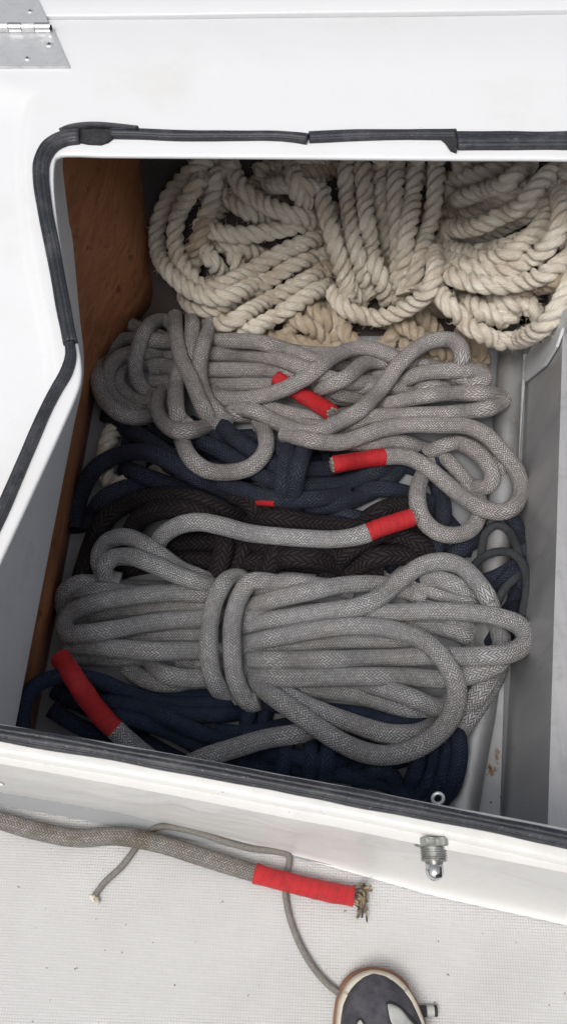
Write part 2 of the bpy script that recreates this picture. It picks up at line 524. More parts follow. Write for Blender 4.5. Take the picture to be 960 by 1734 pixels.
g = t.noise(1.0, 4, 0.6, t.scaled(t.pos(), (120, 8, 6)))
c = t.mix(t.ramp(g, 0.3, 0.75), (0.48, 0.48, 0.485), (0.41, 0.415, 0.425))
c = t.mix(t.math('MULTIPLY', t.ramp(t.noise(1.0, 3, 0.6, t.scaled(t.pos(), (300, 90, 14))), 0.66, 0.72), 0.5), c, (0.60, 0.60, 0.60))
c = t.mix(t.math('MULTIPLY', t.ramp(t.noise(1.0, 5, 0.7, t.scaled(t.pos(), (30, 40, 7))), 0.52, 0.72), 0.35), c, (0.24, 0.235, 0.23))
M['tank_paint'] = t.set(c, 0.36, 0.35, t.bump(t.noise(4, 2), 0.02, 0.35), 0.5)

t = NT('brushed_steel')
g = t.noise(1.0, 4, 0.65, t.scaled(t.pos(), (40, 700, 200)))
bl = t.ramp(t.noise(60, 4, 0.6), 0.4, 0.7)
c = t.mix(bl, (0.66, 0.67, 0.68), (0.54, 0.55, 0.57))
M['brushed_steel'] = t.set(c, t.math('MULTIPLY_ADD', bl, 0.18, 0.40), 0.60, t.bump(g, 0.0003))
t = NT('chrome'); M['chrome'] = t.set((0.72, 0.72, 0.72), 0.10, 1.0)
t = NT('galvanised')
c = t.mix(t.ramp(t.noise(160, 4, 0.65), 0.4, 0.68), (0.40, 0.42, 0.40), (0.22, 0.21, 0.18))
M['galvanised'] = t.set(c, 0.42, 0.75, t.bump(t.noise(300, 3), 0.0006))
t = NT('dark_hole'); M['dark_hole'] = t.set((0.015, 0.013, 0.012), 0.8)

t = NT('suede')
c = t.mix(t.ramp(t.noise(45, 5, 0.65), 0.38, 0.7), (0.055, 0.055, 0.066), (0.105, 0.10, 0.115))
M['suede'] = t.set(c, 0.95, 0.0, t.bump(t.noise(900, 3, 0.7), 0.0008), 0.15)
t = NT('shoe_rubber')
c = t.mix(t.ramp(t.noise(30, 5), 0.4, 0.75), (0.56, 0.52, 0.44), (0.40, 0.35, 0.28))
M['shoe_rubber'] = t.set(c, 0.6)
t = NT('gum_rubber'); M['gum_rubber'] = t.set((0.22, 0.105, 0.06), 0.6)
t = NT('pale_leather')
c = t.mix(t.ramp(t.noise(60, 4), 0.4, 0.7), (0.42, 0.43, 0.415), (0.32, 0.325, 0.315))
M['pale_leather'] = t.set(c, 0.6, 0.0, t.bump(t.noise(500, 3), 0.0006))
t = NT('dark_thread'); M['dark_thread'] = t.set((0.03, 0.03, 0.035), 0.9)
t = NT('burnt_yarn'); c = t.mix(t.ramp(t.noise(120, 3), 0.42, 0.62), (0.24, 0.19, 0.13), (0.055, 0.045, 0.035)); M['burnt_yarn'] = t.set(c, 0.8)
t = NT('tan_yarn'); c = t.mix(t.ramp(t.noise(160, 3), 0.4, 0.65), (0.36, 0.26, 0.15), (0.10, 0.075, 0.05)); M['tan_yarn'] = t.set(c, 0.8)
t = NT('melted_end'); c = t.mix(t.ramp(t.noise(200, 3), 0.4, 0.6), (0.70, 0.68, 0.62), (0.42, 0.36, 0.27)); M['melted_end'] = t.set(c, 0.35, Subsurface_Weight=0.0)

# ------------------------------------------------------------------ the setting
# deck sheet (the ground) in front of the locker and locker floor behind the coaming
def sheet(name, pts, z, mat, label=None):
    bm = bmesh.new()
    bm.faces.new([bm.verts.new((float(p[0]), float(p[1]), z)) for p in pts])
    o = bm_obj(name, bm, mat)
    tag(o, label, kind='structure')
    return o


# rows: photo pixels of inner lip edge, plateau edge, outer edge (all on the rim plane)
RIM = [
    ((1500, 280), (1500, 150), (1500, 14)),
    ((1200, 276), (1200, 145), (1200, 18)),
    ((960, 268.5), (960, 140), (960, 22)),
    ((780, 267.5), (780, 137), (780, 25)),
    ((600, 266), (600, 135), (600, 27)),
    ((440, 264.5), (440, 134), (440, 28.5)),
    ((300, 263.5), (300, 134), (300, 30)),
    ((180, 262.5), (175, 136), (150, 31)),
    ((128, 261), (100, 142), (-40, 33)),
    ((102, 263), (66, 158), (-500, 38)),
    ((93, 276), (50, 190), (-620, 100)),
    ((92, 322), (44, 260), (-640, 240)),
    ((101, 400), (50, 370), (-650, 380)),
    ((113, 480), (66, 470), (-650, 480)),
    ((126, 552), (84, 550), (-650, 560)),
    ((136, 600), (93, 600), (-650, 610)),
    ((138, 634), (95, 638), (-650, 650)),
    ((131, 664), (86, 686), (-650, 700)),
    ((102, 732), (60, 748), (-650, 770)),
    ((60, 824), (16, 828), (-650, 860)),
    ((0, 954), (-46, 954), (-650, 970)),
    ((-50, 1062), (-98, 1060), (-650, 1075)),
    ((-88, 1142), (-140, 1140), (-650, 1160)),
    ((-98, 1180), (-158, 1185), (-650, 1190)),
]
FRONT = [  # inner lip edge, flat top edge of the near coaming
    ((-640, 1118), (-640, 1163)),
    ((-500, 1141), (-500, 1186)),
    ((-360, 1164), (-360, 1209)),
    ((-240, 1184), (-240, 1230)),
    ((-120, 1204), (-120, 1250)),
    ((0, 1224.5), (0, 1271)),
    ((120, 1245), (120, 1291)),
    ((240, 1266), (240, 1312)),
    ((360, 1288), (360, 1334)),
    ((480, 1311), (480, 1357)),
    ((600, 1333), (600, 1379)),
    ((720, 1357), (720, 1404)),
    ((840, 1379), (840, 1429)),
    ((960, 1402), (960, 1456)),
    ((1200, 1450), (1200, 1507)),
    ((1500, 1512), (1500, 1572)),
]
ZS = H


def strip_mesh(name, rows):
    """rows: list of (n,3) arrays of the same length -> one skin."""
    n, m = len(rows[0]), len(rows)
    V = np.concatenate(rows)
    i, j = np.meshgrid(np.arange(m - 1), np.arange(n - 1), indexing='ij')
    Fc = np.stack([i * n + j, i * n + j + 1, (i + 1) * n + j + 1, (i + 1) * n + j], -1).reshape(-1, 4)
    return fast_mesh(name, V, Fc)


def rowcurve(pxs, z, n):
    w = np.array([P(a, b, z) for a, b in pxs])
    c = spline(w, 0.002)
    return c


def param_rows(cols, zs, n=260):
    """Interpolate matched key columns so rows keep matching parameters."""
    k = len(cols[0])
    out = []
    for col, z in zip(cols, zs):
        w = np.array([P(a, b, z) for a, b in col])
        t = np.arange(k)
        # dense spline in parameter
        q = np.linspace(0, k - 1, n)
        i = np.clip(q.astype(int), 0, k - 2)
        f = (q - i)[:, None]
        p0 = w[np.clip(i - 1, 0, k - 1)]; p1 = w[i]; p2 = w[i + 1]; p3 = w[np.clip(i + 2, 0, k - 1)]
        out.append(0.5 * (2 * p1 + (p2 - p0) * f + (2 * p0 - 5 * p1 + 4 * p2 - p3) * f ** 2 + (3 * p1 - p0 - 3 * p2 + p3) * f ** 3))
    return out


def lerp(a, b, k, dz=0.0):
    r = a + (b - a) * k
    r = r.copy(); r[:, 2] += dz
    return r


surround = empty('locker_surround', P(480, 800, 0), 'white glossy fibreglass surround framing the open rope locker', 'locker')
L0, P1, O1 = param_rows([[r[0] for r in RIM], [r[1] for r in RIM], [r[2] for r in RIM]], [H, H, H])


def outward(a, b):
    d = b - a
    d[:, 2] = 0
    return d / (np.linalg.norm(d, axis=1)[:, None] + 1e-9)


def lip_rows(L, out):
    """Rounded inner lip: from underside up over the edge to the flat."""
    rows = []
    for d, z in ((0.030, -0.006), (0.003, -0.006), (0.0008, -0.0052), (0.0, -0.0040), (0.0, -0.0025), (0.0006, -0.0011), (0.0018, -0.0003), (0.0035, 0.0)):
        r = L + out * d
        r[:, 2] = H + z
        rows.append(r)
    return rows


out1 = outward(L0, P1.copy())
step = outward(P1, O1.copy())
rows = lip_rows(L0, out1)
rows.append(lerp(L0, P1, 0.55))
rows.append(P1 - step * 0.003)
kk = np.clip((np.linspace(0, len(RIM) - 1, len(P1)) - 8.7) / 1.6, 0, 1)
kk = kk * kk * (3 - 2 * kk)
for d, z in ((0.0, -0.0004), (0.003, -0.0018), (0.007, -0.0055), (0.011, -0.008), (0.016, -0.009)):
    r = P1 + step * d
    r[:, 2] = H + z * kk
    rows.append(r)
oo = O1.copy(); oo[:, 2] = H - 0.009 * kk
rows.append(oo - step * np.array((0.004, 0.004, 0)))
oo = oo.copy(); oo[:, 2] -= 0.0012
rows.append(oo)
ob = oo.copy(); ob[:, 2] -= 0.016
rows.append(ob)
ob = ob + step * 0.03
rows.append(ob)
link('top_moulding', strip_mesh('top_moulding', rows), M['gelcoat'], surround)

Lf, Pf = param_rows([[r[0] for r in FRONT], [r[1] for r in FRONT]], [H, H], 300)
outf = outward(Lf, Pf.copy())
rows = lip_rows(Lf, outf)
rows.append(lerp(Lf, Pf, 0.6))
dent = (0.004 * np.exp(-((Pf[:, 0] - P(268, 1320, H)[0]) / 0.014) ** 2) + 0.004 * np.exp(-((Pf[:, 0] - P(660, 1395, H)[0]) / 0.012) ** 2))
wave = 0.0016 * np.sin(Pf[:, 0] * 31) + 0.001 * np.sin(Pf[:, 0] * 83 + 1)
FRONT_PROFILE = ((-0.002, 0.0, 0), (0.0005, -0.0005, 0), (0.0022, -0.002, 0), (0.0036, -0.006, 0), (0.0045, -0.013, .2), (0.0052, -0.03, .6), (0.0056, -0.06, 1), (0.0056, -0.10, 1),
                 (0.0050, -0.135, 1), (0.0030, -0.155, .7), (-0.0010, -0.168, .3), (-0.0030, -0.182, 0), (-0.0028, -0.20, 0), (0.0, -0.24, 0), (0.0035, -0.285, 0), (0.0070, -0.325, 0),
                 (0.0110, -0.358, 0), (0.0155, -0.380, 0), (0.0205, -0.391, 0), (0.0260, -0.3965, 0), (0.032, -0.3985, 0), (0.037, -0.3990, 0))
flare = 0.5 * np.clip((Pf[:, 0] - P(40, 1280, H)[0]) / 0.36, 0, 1)


def face_d(d, z, fl):
    lo = np.clip((-z - 0.17) / 0.05, 0, 1)
    return d * (1 - lo) + lo * (d * fl - 0.009 * (1 - fl))


for d, z, kd in FRONT_PROFILE:
    r = Pf + outf * (face_d(d, z, flare)[:, None] + (wave * (1 if -0.22 < z < -0.02 else 0) - dent * kd)[:, None])
    r[:, 2] = H + z
    rows.append(r)
link('front_coaming', strip_mesh('front_coaming', rows), M['coaming_face'], surround)
COVE = rows[-1]


def deck_ground(x, y):
    """height of the deck and of the cove that joins it to the coaming"""
    d = (np.interp(x, Pf[:, 0], Pf[:, 1]) - y) * 0.98
    fl = 0.5 * float(np.clip((x - P(40, 1280, H)[0]) / 0.36, 0, 1))
    pd = [float(face_d(p[0], p[1], fl)) for p in FRONT_PROFILE[15:]]
    pz = [H + p[1] for p in FRONT_PROFILE[15:]]
    return min(0.05, float(np.interp(d, pd, pz))) if d < pd[-1] else 0.0


# deck: non-skid sheet that runs in under the coaming
yd = float(COVE[:, 1].max()) + 0.03
dk = sheet('deck', [(-3, -3, 0), (3, -3, 0), (3, yd, 0), (-3, yd, 0)], -0.0006, M['non_skid'])
dk['label'] = 'white non-skid deck moulded with a fine grid of tiny squares'

# lid strip beyond the seam
lid = empty('hatch_panel', P(480, -60, H), 'white lid panel beyond the straight seam at the far side', 'lid')
e = spline([P(a, b, ZS) for a, b in ((-600, 31), (100, 30), (480, 25), (960, 19), (1500, 11))], 0.02)
rows = []
for dy, z in ((0.0, -0.022), (0.0, 0.0005), (0.0006, 0.002), (0.002, 0.003), (0.03, 0.0034), (0.5, 0.0034), (0.5, -0.022)):
    r = e.copy(); r[:, 1] += dy; r[:, 2] = ZS + z
    rows.append(r)
link('lid_panel', strip_mesh('lid_panel', rows), M['gelcoat_lid'], lid)

# interior walls -------------------------------------------------
WA, WB = P(28, 1225, 0.10), P(140, 640, 0.10)
wd = (WB - WA)[:2]; wd /= np.linalg.norm(wd)
wn2 = np.array((-wd[1], wd[0]))          # points to the left, away from the locker
inner = [(112, 262), (117, 330), (126, 430), (136, 540), (142.5, 600), (142, 640), (125, 726), (85, 930), (28, 1225), (8, 1330)]
low = spline([PV(a, b, WA, WB) for a, b in inner], 0.01)
top = low.copy(); top[:, 2] = H - 0.0125
me = strip_mesh('painted_panel', [low + np.array((*(wn2 * 0.006), 0)), low, low + np.array((0, 0, 0.002)), top])
hp = link('painted_panel', me, M['panel_paint'])
hp.location = (0, 0, 0)
tag(hp, 'pale grey painted upper panel under the left edge of the opening', 'panel')
floor_back_y = 1.22
near_y = float(Lf[:, 1].min()) - 0.02
SLOPE_Y, SLOPE_K = 0.905, 0.80


def ground_in(x, y):
    return np.maximum(0.0, (y - SLOPE_Y) * SLOPE_K)



def on_wall(y):
    k = (y - WA[1]) / wd[1]
    return np.array((WA[0] + wd[0] * k, y))


k0 = np.interp(WA[0], Lf[:, 0], Lf[:, 1]) + 0.004
ys = np.linspace(k0, floor_back_y + 0.03, 24)
rows = []
for off in (0.007, 0.019):
    for z in (np.linspace(H - 0.016, -0.002, 10) if off < 0.01 else np.linspace(-0.002, H - 0.016, 10)):
        sh = np.clip((ys - 0.77) / 0.15, 0, 1.0) * 0.069 * (1 - z / H)
        p = np.array([on_wall(y) for y in ys])
        rows.append(np.stack([p[:, 0] + wn2[0] * off + sh, p[:, 1] + wn2[1] * off, np.full(24, z)], -1))
rows.append(rows[0].copy())
pl = link('plywood_wall', strip_mesh('plywood_wall', rows), M['plywood'])
tag(pl, 'reddish brown stained plywood wall on the left inside the locker', 'wall')
bm = bmesh.new()
xl, xr = on_wall(floor_back_y)[0] - 0.03, 0.75
prism(bm, [(xl, floor_back_y), (xr, floor_back_y), (xr, floor_back_y + 0.012), (xl, floor_back_y + 0.012)], -0.002, H - 0.016)
bw = bm_obj('back_wall', bm, M['back_board'])
tag(bw, 'dark shaded wall at the back of the locker behind the natural rope', 'wall')
rows = []
for off, z in ((0.004, -0.002), (0.004, H - 0.0062), (0.010, H - 0.0062), (0.010, -0.002), (0.004, -0.002)):
    r = Lf + outf * off
    r[:, 2] = z
    rows.append(r)
nw = link('near_wall', strip_mesh('near_wall', rows), M['panel_paint'])
for p_ in nw.data.polygons: p_.use_smooth = False
tag(nw, 'pale near wall of the locker hidden under the front coaming', 'wall')
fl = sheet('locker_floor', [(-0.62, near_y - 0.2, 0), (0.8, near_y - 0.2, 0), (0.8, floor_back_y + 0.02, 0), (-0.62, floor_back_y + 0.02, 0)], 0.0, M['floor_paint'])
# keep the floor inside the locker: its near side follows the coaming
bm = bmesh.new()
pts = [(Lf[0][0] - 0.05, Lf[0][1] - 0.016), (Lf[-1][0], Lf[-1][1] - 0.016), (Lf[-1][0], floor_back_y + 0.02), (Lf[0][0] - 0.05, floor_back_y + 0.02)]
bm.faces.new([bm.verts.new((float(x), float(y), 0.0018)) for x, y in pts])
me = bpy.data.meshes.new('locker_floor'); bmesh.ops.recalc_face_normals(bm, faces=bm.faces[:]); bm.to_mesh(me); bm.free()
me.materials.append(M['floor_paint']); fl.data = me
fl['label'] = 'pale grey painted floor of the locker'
# sloping rear bottom of the locker
xa, xb = on_wall(SLOPE_Y)[0] - 0.06, 0.75
rows = []
for y in np.concatenate([[SLOPE_Y - 0.06, SLOPE_Y - 0.02], np.linspace(SLOPE_Y, floor_back_y, 8)]):
    xs = np.linspace(xa, xb, 30)
    zz = np.full(30, max(0.0022, 0.0022 + (y - SLOPE_Y) * SLOPE_K))
    rows.append(np.stack([xs, np.full(30, y), zz], -1))
sb = link('sloping_bottom', strip_mesh('sloping_bottom', rows), M['back_board'])
tag(sb, 'dark bottom rising towards the back of the locker', kind='structure')

# right side: grey box, chipped rail, aluminium tube
BA, BB = P(885, 700, 0), P(848, 1380, 0)
bd = (BA - BB)[:2]; bd /= np.linalg.norm(bd)
bn = np.array((bd[1], -bd[0]))           # to the right
if bn[0] < 0: bn = -bn
lenb = np.linalg.norm((BA - BB)[:2])
box = empty('grey_box', (BB + BA) / 2, 'large grey metal box filling the right side of the locker', 'box')
b0 = BB[:2] - bd * 0.0; b1 = BA[:2] + bd * (floor_back_y - BA[1] - 0.004) / bd[1]
b0 = b0 - bd * 0.06
ynear = Lf[-1][1]
bm = bmesh.new()
prism(bm, [b0 + bn * 0.001, b0 + bn * 0.40, b1 + bn * 0.40, b1 + bn * 0.001], 0.0005, 0.197)
bm_obj('box_body', bm, M['tank_paint'], box, smooth=False, bevel=0.004, seg=3)
bm = bmesh.new()
gp = [PV(a, b, BA, BB) for a, b in ((886, 652), (891, 612), (915, 570), (960, 525), (985, 512), (978, 535), (957, 556), (946, 588), (926, 620))]
vs = [bm.verts.new(tuple(float(x) for x in (p - np.array((*(bn * 0.0005), 0))))) for p in gp]
f = bm.faces.new(vs)
ex = bmesh.ops.extrude_face_region(bm, geom=[f])
bmesh.ops.translate(bm, verts=[v for v in ex['geom'] if isinstance(v, bmesh.types.BMVert)], vec=(-bn[0] * 0.004, -bn[1] * 0.004, 0))
gus = bm_obj('corner_plate', bm, M['panel_paint'], box, bevel=0.0008)
bm = bmesh.new()
sp_ = PV(921, 578, BA, BB) - np.array((*(bn * 0.0055), 0))
bmesh.ops.create_cone(bm, cap_ends=True, segments=12, radius1=0.003, radius2=0.002, depth=0.002,
                      matrix=Matrix.Translation(sp_) @ Vector((-bn[0], -bn[1], 0)).to_track_quat('Z', 'Y').to_matrix().to_4x4())
bm_obj('rivet', bm, M['dark_hole'], gus)

bm = bmesh.new()
prism(bm, [P(a, b, 0.014) for a, b in ((868, 600), (892, 600), (882, 720), (853, 1150), (846, 1380), (840, 1440), (795, 1440), (806, 1370), (829, 1170), (862, 800))], 0.002, 0.014)
rail = bm_obj('floor_rail', bm, M['chipped_paint'], bevel=0.0015)
tag(rail, 'flat grey rail with chipped paint and rust beside the grey box', 'rail')
c = spline([P(a, b, 0.021) for a, b in ((866, 560), (861, 650), (853, 800), (842, 930), (830, 1060), (814, 1200), (797, 1290), (785, 1360), (770, 1450))], 0.006)
tube_c = c
tube = link('aluminium_tube', sweep('aluminium_tube', c, 0.0185, 28), M['aluminium'])
tag(tube, 'round aluminium tube lying along the right side of the locker floor', 'tube')

# ------------------------------------------------------------------ rubber seal
def seal_profile(w, h):
    """half-width w, height h: ridged bulb section as (side, up) pairs."""
    return [(-w, 0.0003), (-w, h * 0.55), (-w * 0.86, h * 0.82), (-w * 0.70, h * 0.86), (-w * 0.62, h * 0.70), (-w * 0.52, h * 0.88), (-w * 0.2, h * 1.0), (w * 0.1, h * 0.98),
            (w * 0.22, h * 0.82), (w * 0.32, h * 0.95), (w * 0.62, h * 0.88), (w * 0.74, h * 0.66), (w * 0.84, h * 0.74), (w * 0.97, h * 0.48), (w, 0.0003)]


def seal(name, pxs, widths, h, mat, parent, z=H, wob=0.0004):
    w = np.array([np.append(P(a, b, z), k) for (a, b), k in zip(pxs, widths)])
    c = spline(w, 0.004)
    n = len(c)
    T = np.gradient(c[:, :3], axis=0); T[:, 2] = 0
    T /= np.linalg.norm(T, axis=1)[:, None]
    S = np.stack([-T[:, 1], T[:, 0], np.zeros(n)], -1)
    ww = c[:, 3] + gauss(rng.normal(0, 1, n), 3) * wob * 2
    hh = h * (1 + gauss(rng.normal(0, 1, n), 4) * 0.12)
    pr = np.array(seal_profile(1.0, 1.0))
    V = c[:, None, :3] + S[:, None, :] * (pr[None, :, 0, None] * ww[:, None, None])
    V = V.copy()
    V[:, :, 2] = z + 0.0002 + pr[None, :, 1] * hh[:, None]
    k = len(pr)
    V = V.reshape(-1, 3)
    i, j = np.meshgrid(np.arange(n - 1), np.arange(k), indexing='ij')
    j2 = (j + 1) % k
    Fc = np.stack([i * k + j, i * k + j2, (i + 1) * k + j2, (i + 1) * k + j], -1).reshape(-1, 4)
    me = bpy.data.meshes.new(name)
    me.from_pydata([tuple(v) for v in V], [], [tuple(f) for f in Fc] + [tuple(range(k))[::-1], tuple((n - 1) * k + q for q in range(k))])
    for p in me.polygons: p.use_smooth = len(p.vertices) == 4
    return link(name, me, mat, parent)


# px -> half widths in metres (about 0.52 mm per pixel near, 0.62 far)
s1 = empty('rubber_seal', P(860, 242, H), 'black rubber seal along the far edge, right piece with full wide section', 'seal', 'pieces of black rubber seal round the opening')
seal('seal_strip', [(772, 241.5), (960, 241.5), (1200, 244), (1500, 249)], [0.0128] * 4, 0.0085, M['rubber'], s1)
seal('torn_lip', [(523, 235.5), (600, 232), (690, 231), (771, 231)], [0.0074, 0.0070, 0.0064, 0.0066], 0.0070, M['rubber'], s1)
bm = bmesh.new()
prism(bm, [P(a, b, H) for a, b in ((745, 237), (772, 235), (772, 261), (762, 257), (753, 244))], H + 0.0003, H + 0.0045)
bm_obj('torn_edge', bm, M['torn_rubber'], s1, bevel=0.0008)
s2 = empty('rubber_seal', P(100, 240, H), 'black rubber seal rounding the far left corner, torn open at its top', 'seal', 'pieces of black rubber seal round the opening')
seal('seal_strip', [(136, 235), (112, 238), (88, 250), (73, 275), (71, 305), (79, 365), (90, 420), (103, 490), (113, 545), (121, 584)],
     [0.0095, 0.0098, 0.0098, 0.0092, 0.0084, 0.0078, 0.0074, 0.0072, 0.0070, 0.0064], 0.0082, M['rubber'], s2)
s3 = empty('rubber_seal', P(340, 232, H), 'thin black rubber seal along the far edge, left piece with a ragged end', 'seal', 'pieces of black rubber seal round the opening')
seal('seal_strip', [(188, 229), (240, 230), (320, 233), (400, 233), (460, 233), (500, 236), (521, 239)],
     [0.0068, 0.0070, 0.0066, 0.0062, 0.0060, 0.0062, 0.0064], 0.0072, M['rubber'], s3)
seal('seal_strip', [(104, 229), (120, 223.5), (140, 220.5), (165, 219.5), (190, 221), (215, 224), (236, 227)], [0.0012, 0.0024, 0.0028, 0.003, 0.0032, 0.0032, 0.002], 0.0100, M['rubber'], s3)
bm = bmesh.new()
prism(bm, [P(a, b, H) for a, b in ((134, 221), (190, 222), (200, 231), (184, 243), (172, 247), (150, 246), (136, 243), (131, 232))], H + 0.0003, H + 0.0035)
bm_obj('torn_edge', bm, M['torn_rubber'], s3, bevel=0.0008)
s4 = empty('rubber_seal', P(70, 740, H), 'black ribbed rubber seal running down the slanted left side', 'seal', 'pieces of black rubber seal round the opening')
seal('seal_strip', [(119, 580), (121, 606), (113, 634), (96, 664), (77, 701), (48, 768), (12, 852), (0, 880), (-60, 1010), (-108, 1120)],
     [0.0052, 0.0054, 0.0058, 0.0056, 0.0056, 0.0054, 0.0054, 0.0054, 0.0054, 0.0054], 0.0068, M['rubber'], s4)
s5 = empty('rubber_seal', P(480, 1325, H), 'long black ribbed rubber seal along the near edge of the opening', 'seal', 'pieces of black rubber seal round the opening')
seal('seal_strip', [(-80, 1228), (0, 1242), (120, 1262), (240, 1284), (360, 1305.5), (480, 1328.5), (600, 1351.5), (720, 1375), (840, 1398.5), (960, 1423.5), (1200, 1473), (1500, 1536)],
     [0.0060] * 12, 0.0062, M['rubber'], s5)

# ------------------------------------------------------------------ hinge
hz = ZS + 0.0036
hinge = empty('hinge', P(0, 60, ZS), 'brushed steel hinge with slanted leaves screwed across the lid seam', 'hinge')


def leaf(name, pxs, z0, z1):
    bm = bmesh.new()
    prism(bm, [P(a, b, z1) for a, b in pxs], z0, z1)
    return bm_obj(name, bm, M['brushed_steel'], hinge, bevel=0.0006)


lf1 = leaf('hinge_leaf', [(-160, 51), (92, 51), (118, 112), (-160, 112)], ZS + 0.0004, ZS + 0.0032)
lf2 = leaf('hinge_leaf', [(-160, -40), (46, -40), (64, -3), (81, 34), (78, 42), (-160, 42)], ZS + 0.0040, ZS + 0.0064)
kn = [(-160, -40), (-39, -12), (-11, 15.5), (16.5, 37.5), (38.5, 60), (61, 86)]
for i, (a, b) in enumerate(kn):
    c = np.array([P(a, 46.5, hz + 0.003), P((a + b) / 2, 46.5, hz + 0.003), P(b, 46.5, hz + 0.003)])
    link('knuckle', sweep('knuckle', c, 0.0056, 20), M['chrome'] if i % 2 else M['brushed_steel'], lf1 if i % 2 else lf2)
c = np.array([P(85, 46.5, hz + 0.003), P(87, 46.5, hz + 0.003), P(88.3, 46.5, hz + 0.003)])
link('hinge_pin', sweep('hinge_pin', c, 0.0028, 14), M['dark_hole'], hinge)


def screw(pxy, z, r, parent):
    p = Vector(P(*pxy, z))
    bm = bmesh.new()
    bmesh.ops.create_cone(bm, cap_ends=True, segments=22, radius1=r, radius2=r * 0.72, depth=0.0012, matrix=Matrix.Translation(p + Vector((0, 0, 0.0005))))
    o = bm_obj('screw', bm, M['brushed_steel'], parent)
    bm = bmesh.new()
    for k in (0, 1):
        m_ = Matrix.Translation(p + Vector((0, 0, 0.0011 + 0.00005 * k))) @ Matrix.Rotation(R_(20 + 90 * k), 4, 'Z') @ Matrix.Diagonal((r * 1.1, r * 0.26, 0.0003, 1))
        bmesh.ops.create_cube(bm, size=1.0, matrix=m_)
    bm_obj('cross_slot', bm, M['dark_hole'], o)


screw((84, 75.5), ZS + 0.0032, 0.0052, lf1)
screw((47, 99), ZS + 0.0032, 0.0042, lf1)
screw((52, 19), ZS + 0.0064, 0.0042, lf2)
screw((-60, 80), ZS + 0.0032, 0.0052, lf1)

# ------------------------------------------------------------------ latch stud on the front coaming
sp0 = P(733, 1412, 0.384)
ip = int(np.argmin(np.abs(Pf[:, 0] - sp0[0])))
sp0 = Pf[ip] + outf[ip] * 0.0046; sp0[2] = H - 0.0118
dirv = Vector(outf[ip]).normalized()
dirv = (Matrix.Rotation(R_(4), 4, 'Z') @ dirv.to_4d()).to_3d()
stud_base = Vector(sp0)
stud = empty('latch_stud', stud_base, 'steel latch stud with hexagonal nut poking out of the front coaming', 'latch')


def turned(name, prof, mat, parent, seg=24, turn=0.26):
    """Lathe along dirv from stud_base: prof = (distance, radius)."""
    q = dirv.to_track_quat('Z', 'Y').to_matrix()
    bm = bmesh.new()
    rings = []
    for d, r in prof:
        rings.append([bm.verts.new(stud_base + q @ Vector((r * math.cos(2 * math.pi * k / seg + turn), r * math.sin(2 * math.pi * k / seg + turn), d))) for k in range(seg)])
    for a, b in zip(rings, rings[1:]):
        for k in range(seg):
            bm.faces.new((a[k], a[(k + 1) % seg], b[(k + 1) % seg], b[k]))
    bm.faces.new(rings[-1]); bm.faces.new(rings[0][::-1])
    return bm_obj(name, bm, mat, parent, smooth=seg > 8)


turned('hex_nut', [(-0.0005, 0.0136), (0.0040, 0.0138), (0.0050, 0.0128)], M['galvanised'], stud, 6, 0.0)
thr = [(0.003, 0.0092)]
for k in range(6):
    z = 0.0044 + k * 0.0016
    thr += [(z, 0.0097), (z + 0.0006, 0.0097), (z + 0.0008, 0.0086), (z + 0.0014, 0.0086)]
thr += [(0.0140, 0.0096), (0.0150, 0.0088)]
turned('threaded_collar', thr, M['galvanised'], stud, 28)
pin = turned('bolt_pin', [(0.0140, 0.0065), (0.0220, 0.0066)] + [(0.0220 + 0.0062 * math.sin(a), 0.0066 * math.cos(a)) for a in np.linspace(0.15, 1.45, 8)], M['chrome'], stud, 28)
q = dirv.to_track_quat('Z', 'Y').to_matrix()
side = Vector((0.12, 0, 1)).normalized()
slot_dir = (side - dirv * side.dot(dirv)).normalized()
bm = bmesh.new()
pc = stud_base + dirv * 0.0222 + slot_dir * 0.0047 + dirv.cross(slot_dir) * 0.0012 * -1
xx = dirv.cross(slot_dir)
m_ = Matrix.Translation(pc) @ Matrix(((xx[0], dirv[0], slot_dir[0]), (xx[1], dirv[1], slot_dir[1]), (xx[2], dirv[2], slot_dir[2]))).to_4x4() @ Matrix.Diagonal((0.0052, 0.0080, 0.0030, 1))
bmesh.ops.create_cube(bm, size=1.0, matrix=m_)
bm_obj('bolt_slot', bm, M['dark_hole'], pin, bevel=0.0012)
# a hairline crack runs from the nut: dark sliver
# small eye bolt under the near lip
ep = Vector(P(741, 1352, 0.372))
eye = empty('eye_bolt', ep, 'small bright metal eye ring under the near lip beside the tube', 'eye bolt')
th = np.linspace(0, 2 * np.pi, 29)
ring = np.stack([ep.x + 0.0042 * np.cos(th), ep.y + 0.0046 * np.sin(th) * 0.75, ep.z + 0.0046 * np.sin(th) * 0.66], -1)
link('eye_ring', sweep('eye_ring', ring, 0.0013, 10, cap=False), M['brushed_steel'], eye)
c = np.array([ep + Vector((0, -0.0035, 0.0)), ep + Vector((0.001, -0.010, 0.004)), ep + Vector((0.002, -0.022, 0.0125))])
link('eye_shank', sweep('eye_shank', c, 0.0014, 8), M['brushed_steel'], eye)

# ------------------------------------------------------------------ rope laying
class Pile:
    def __init__(s):
        s.p = np.zeros((0, 3)); s.r = np.zeros(0)
pile = Pile()
pile.p = tube_c; pile.r = np.full(len(tube_c), 0.0185)


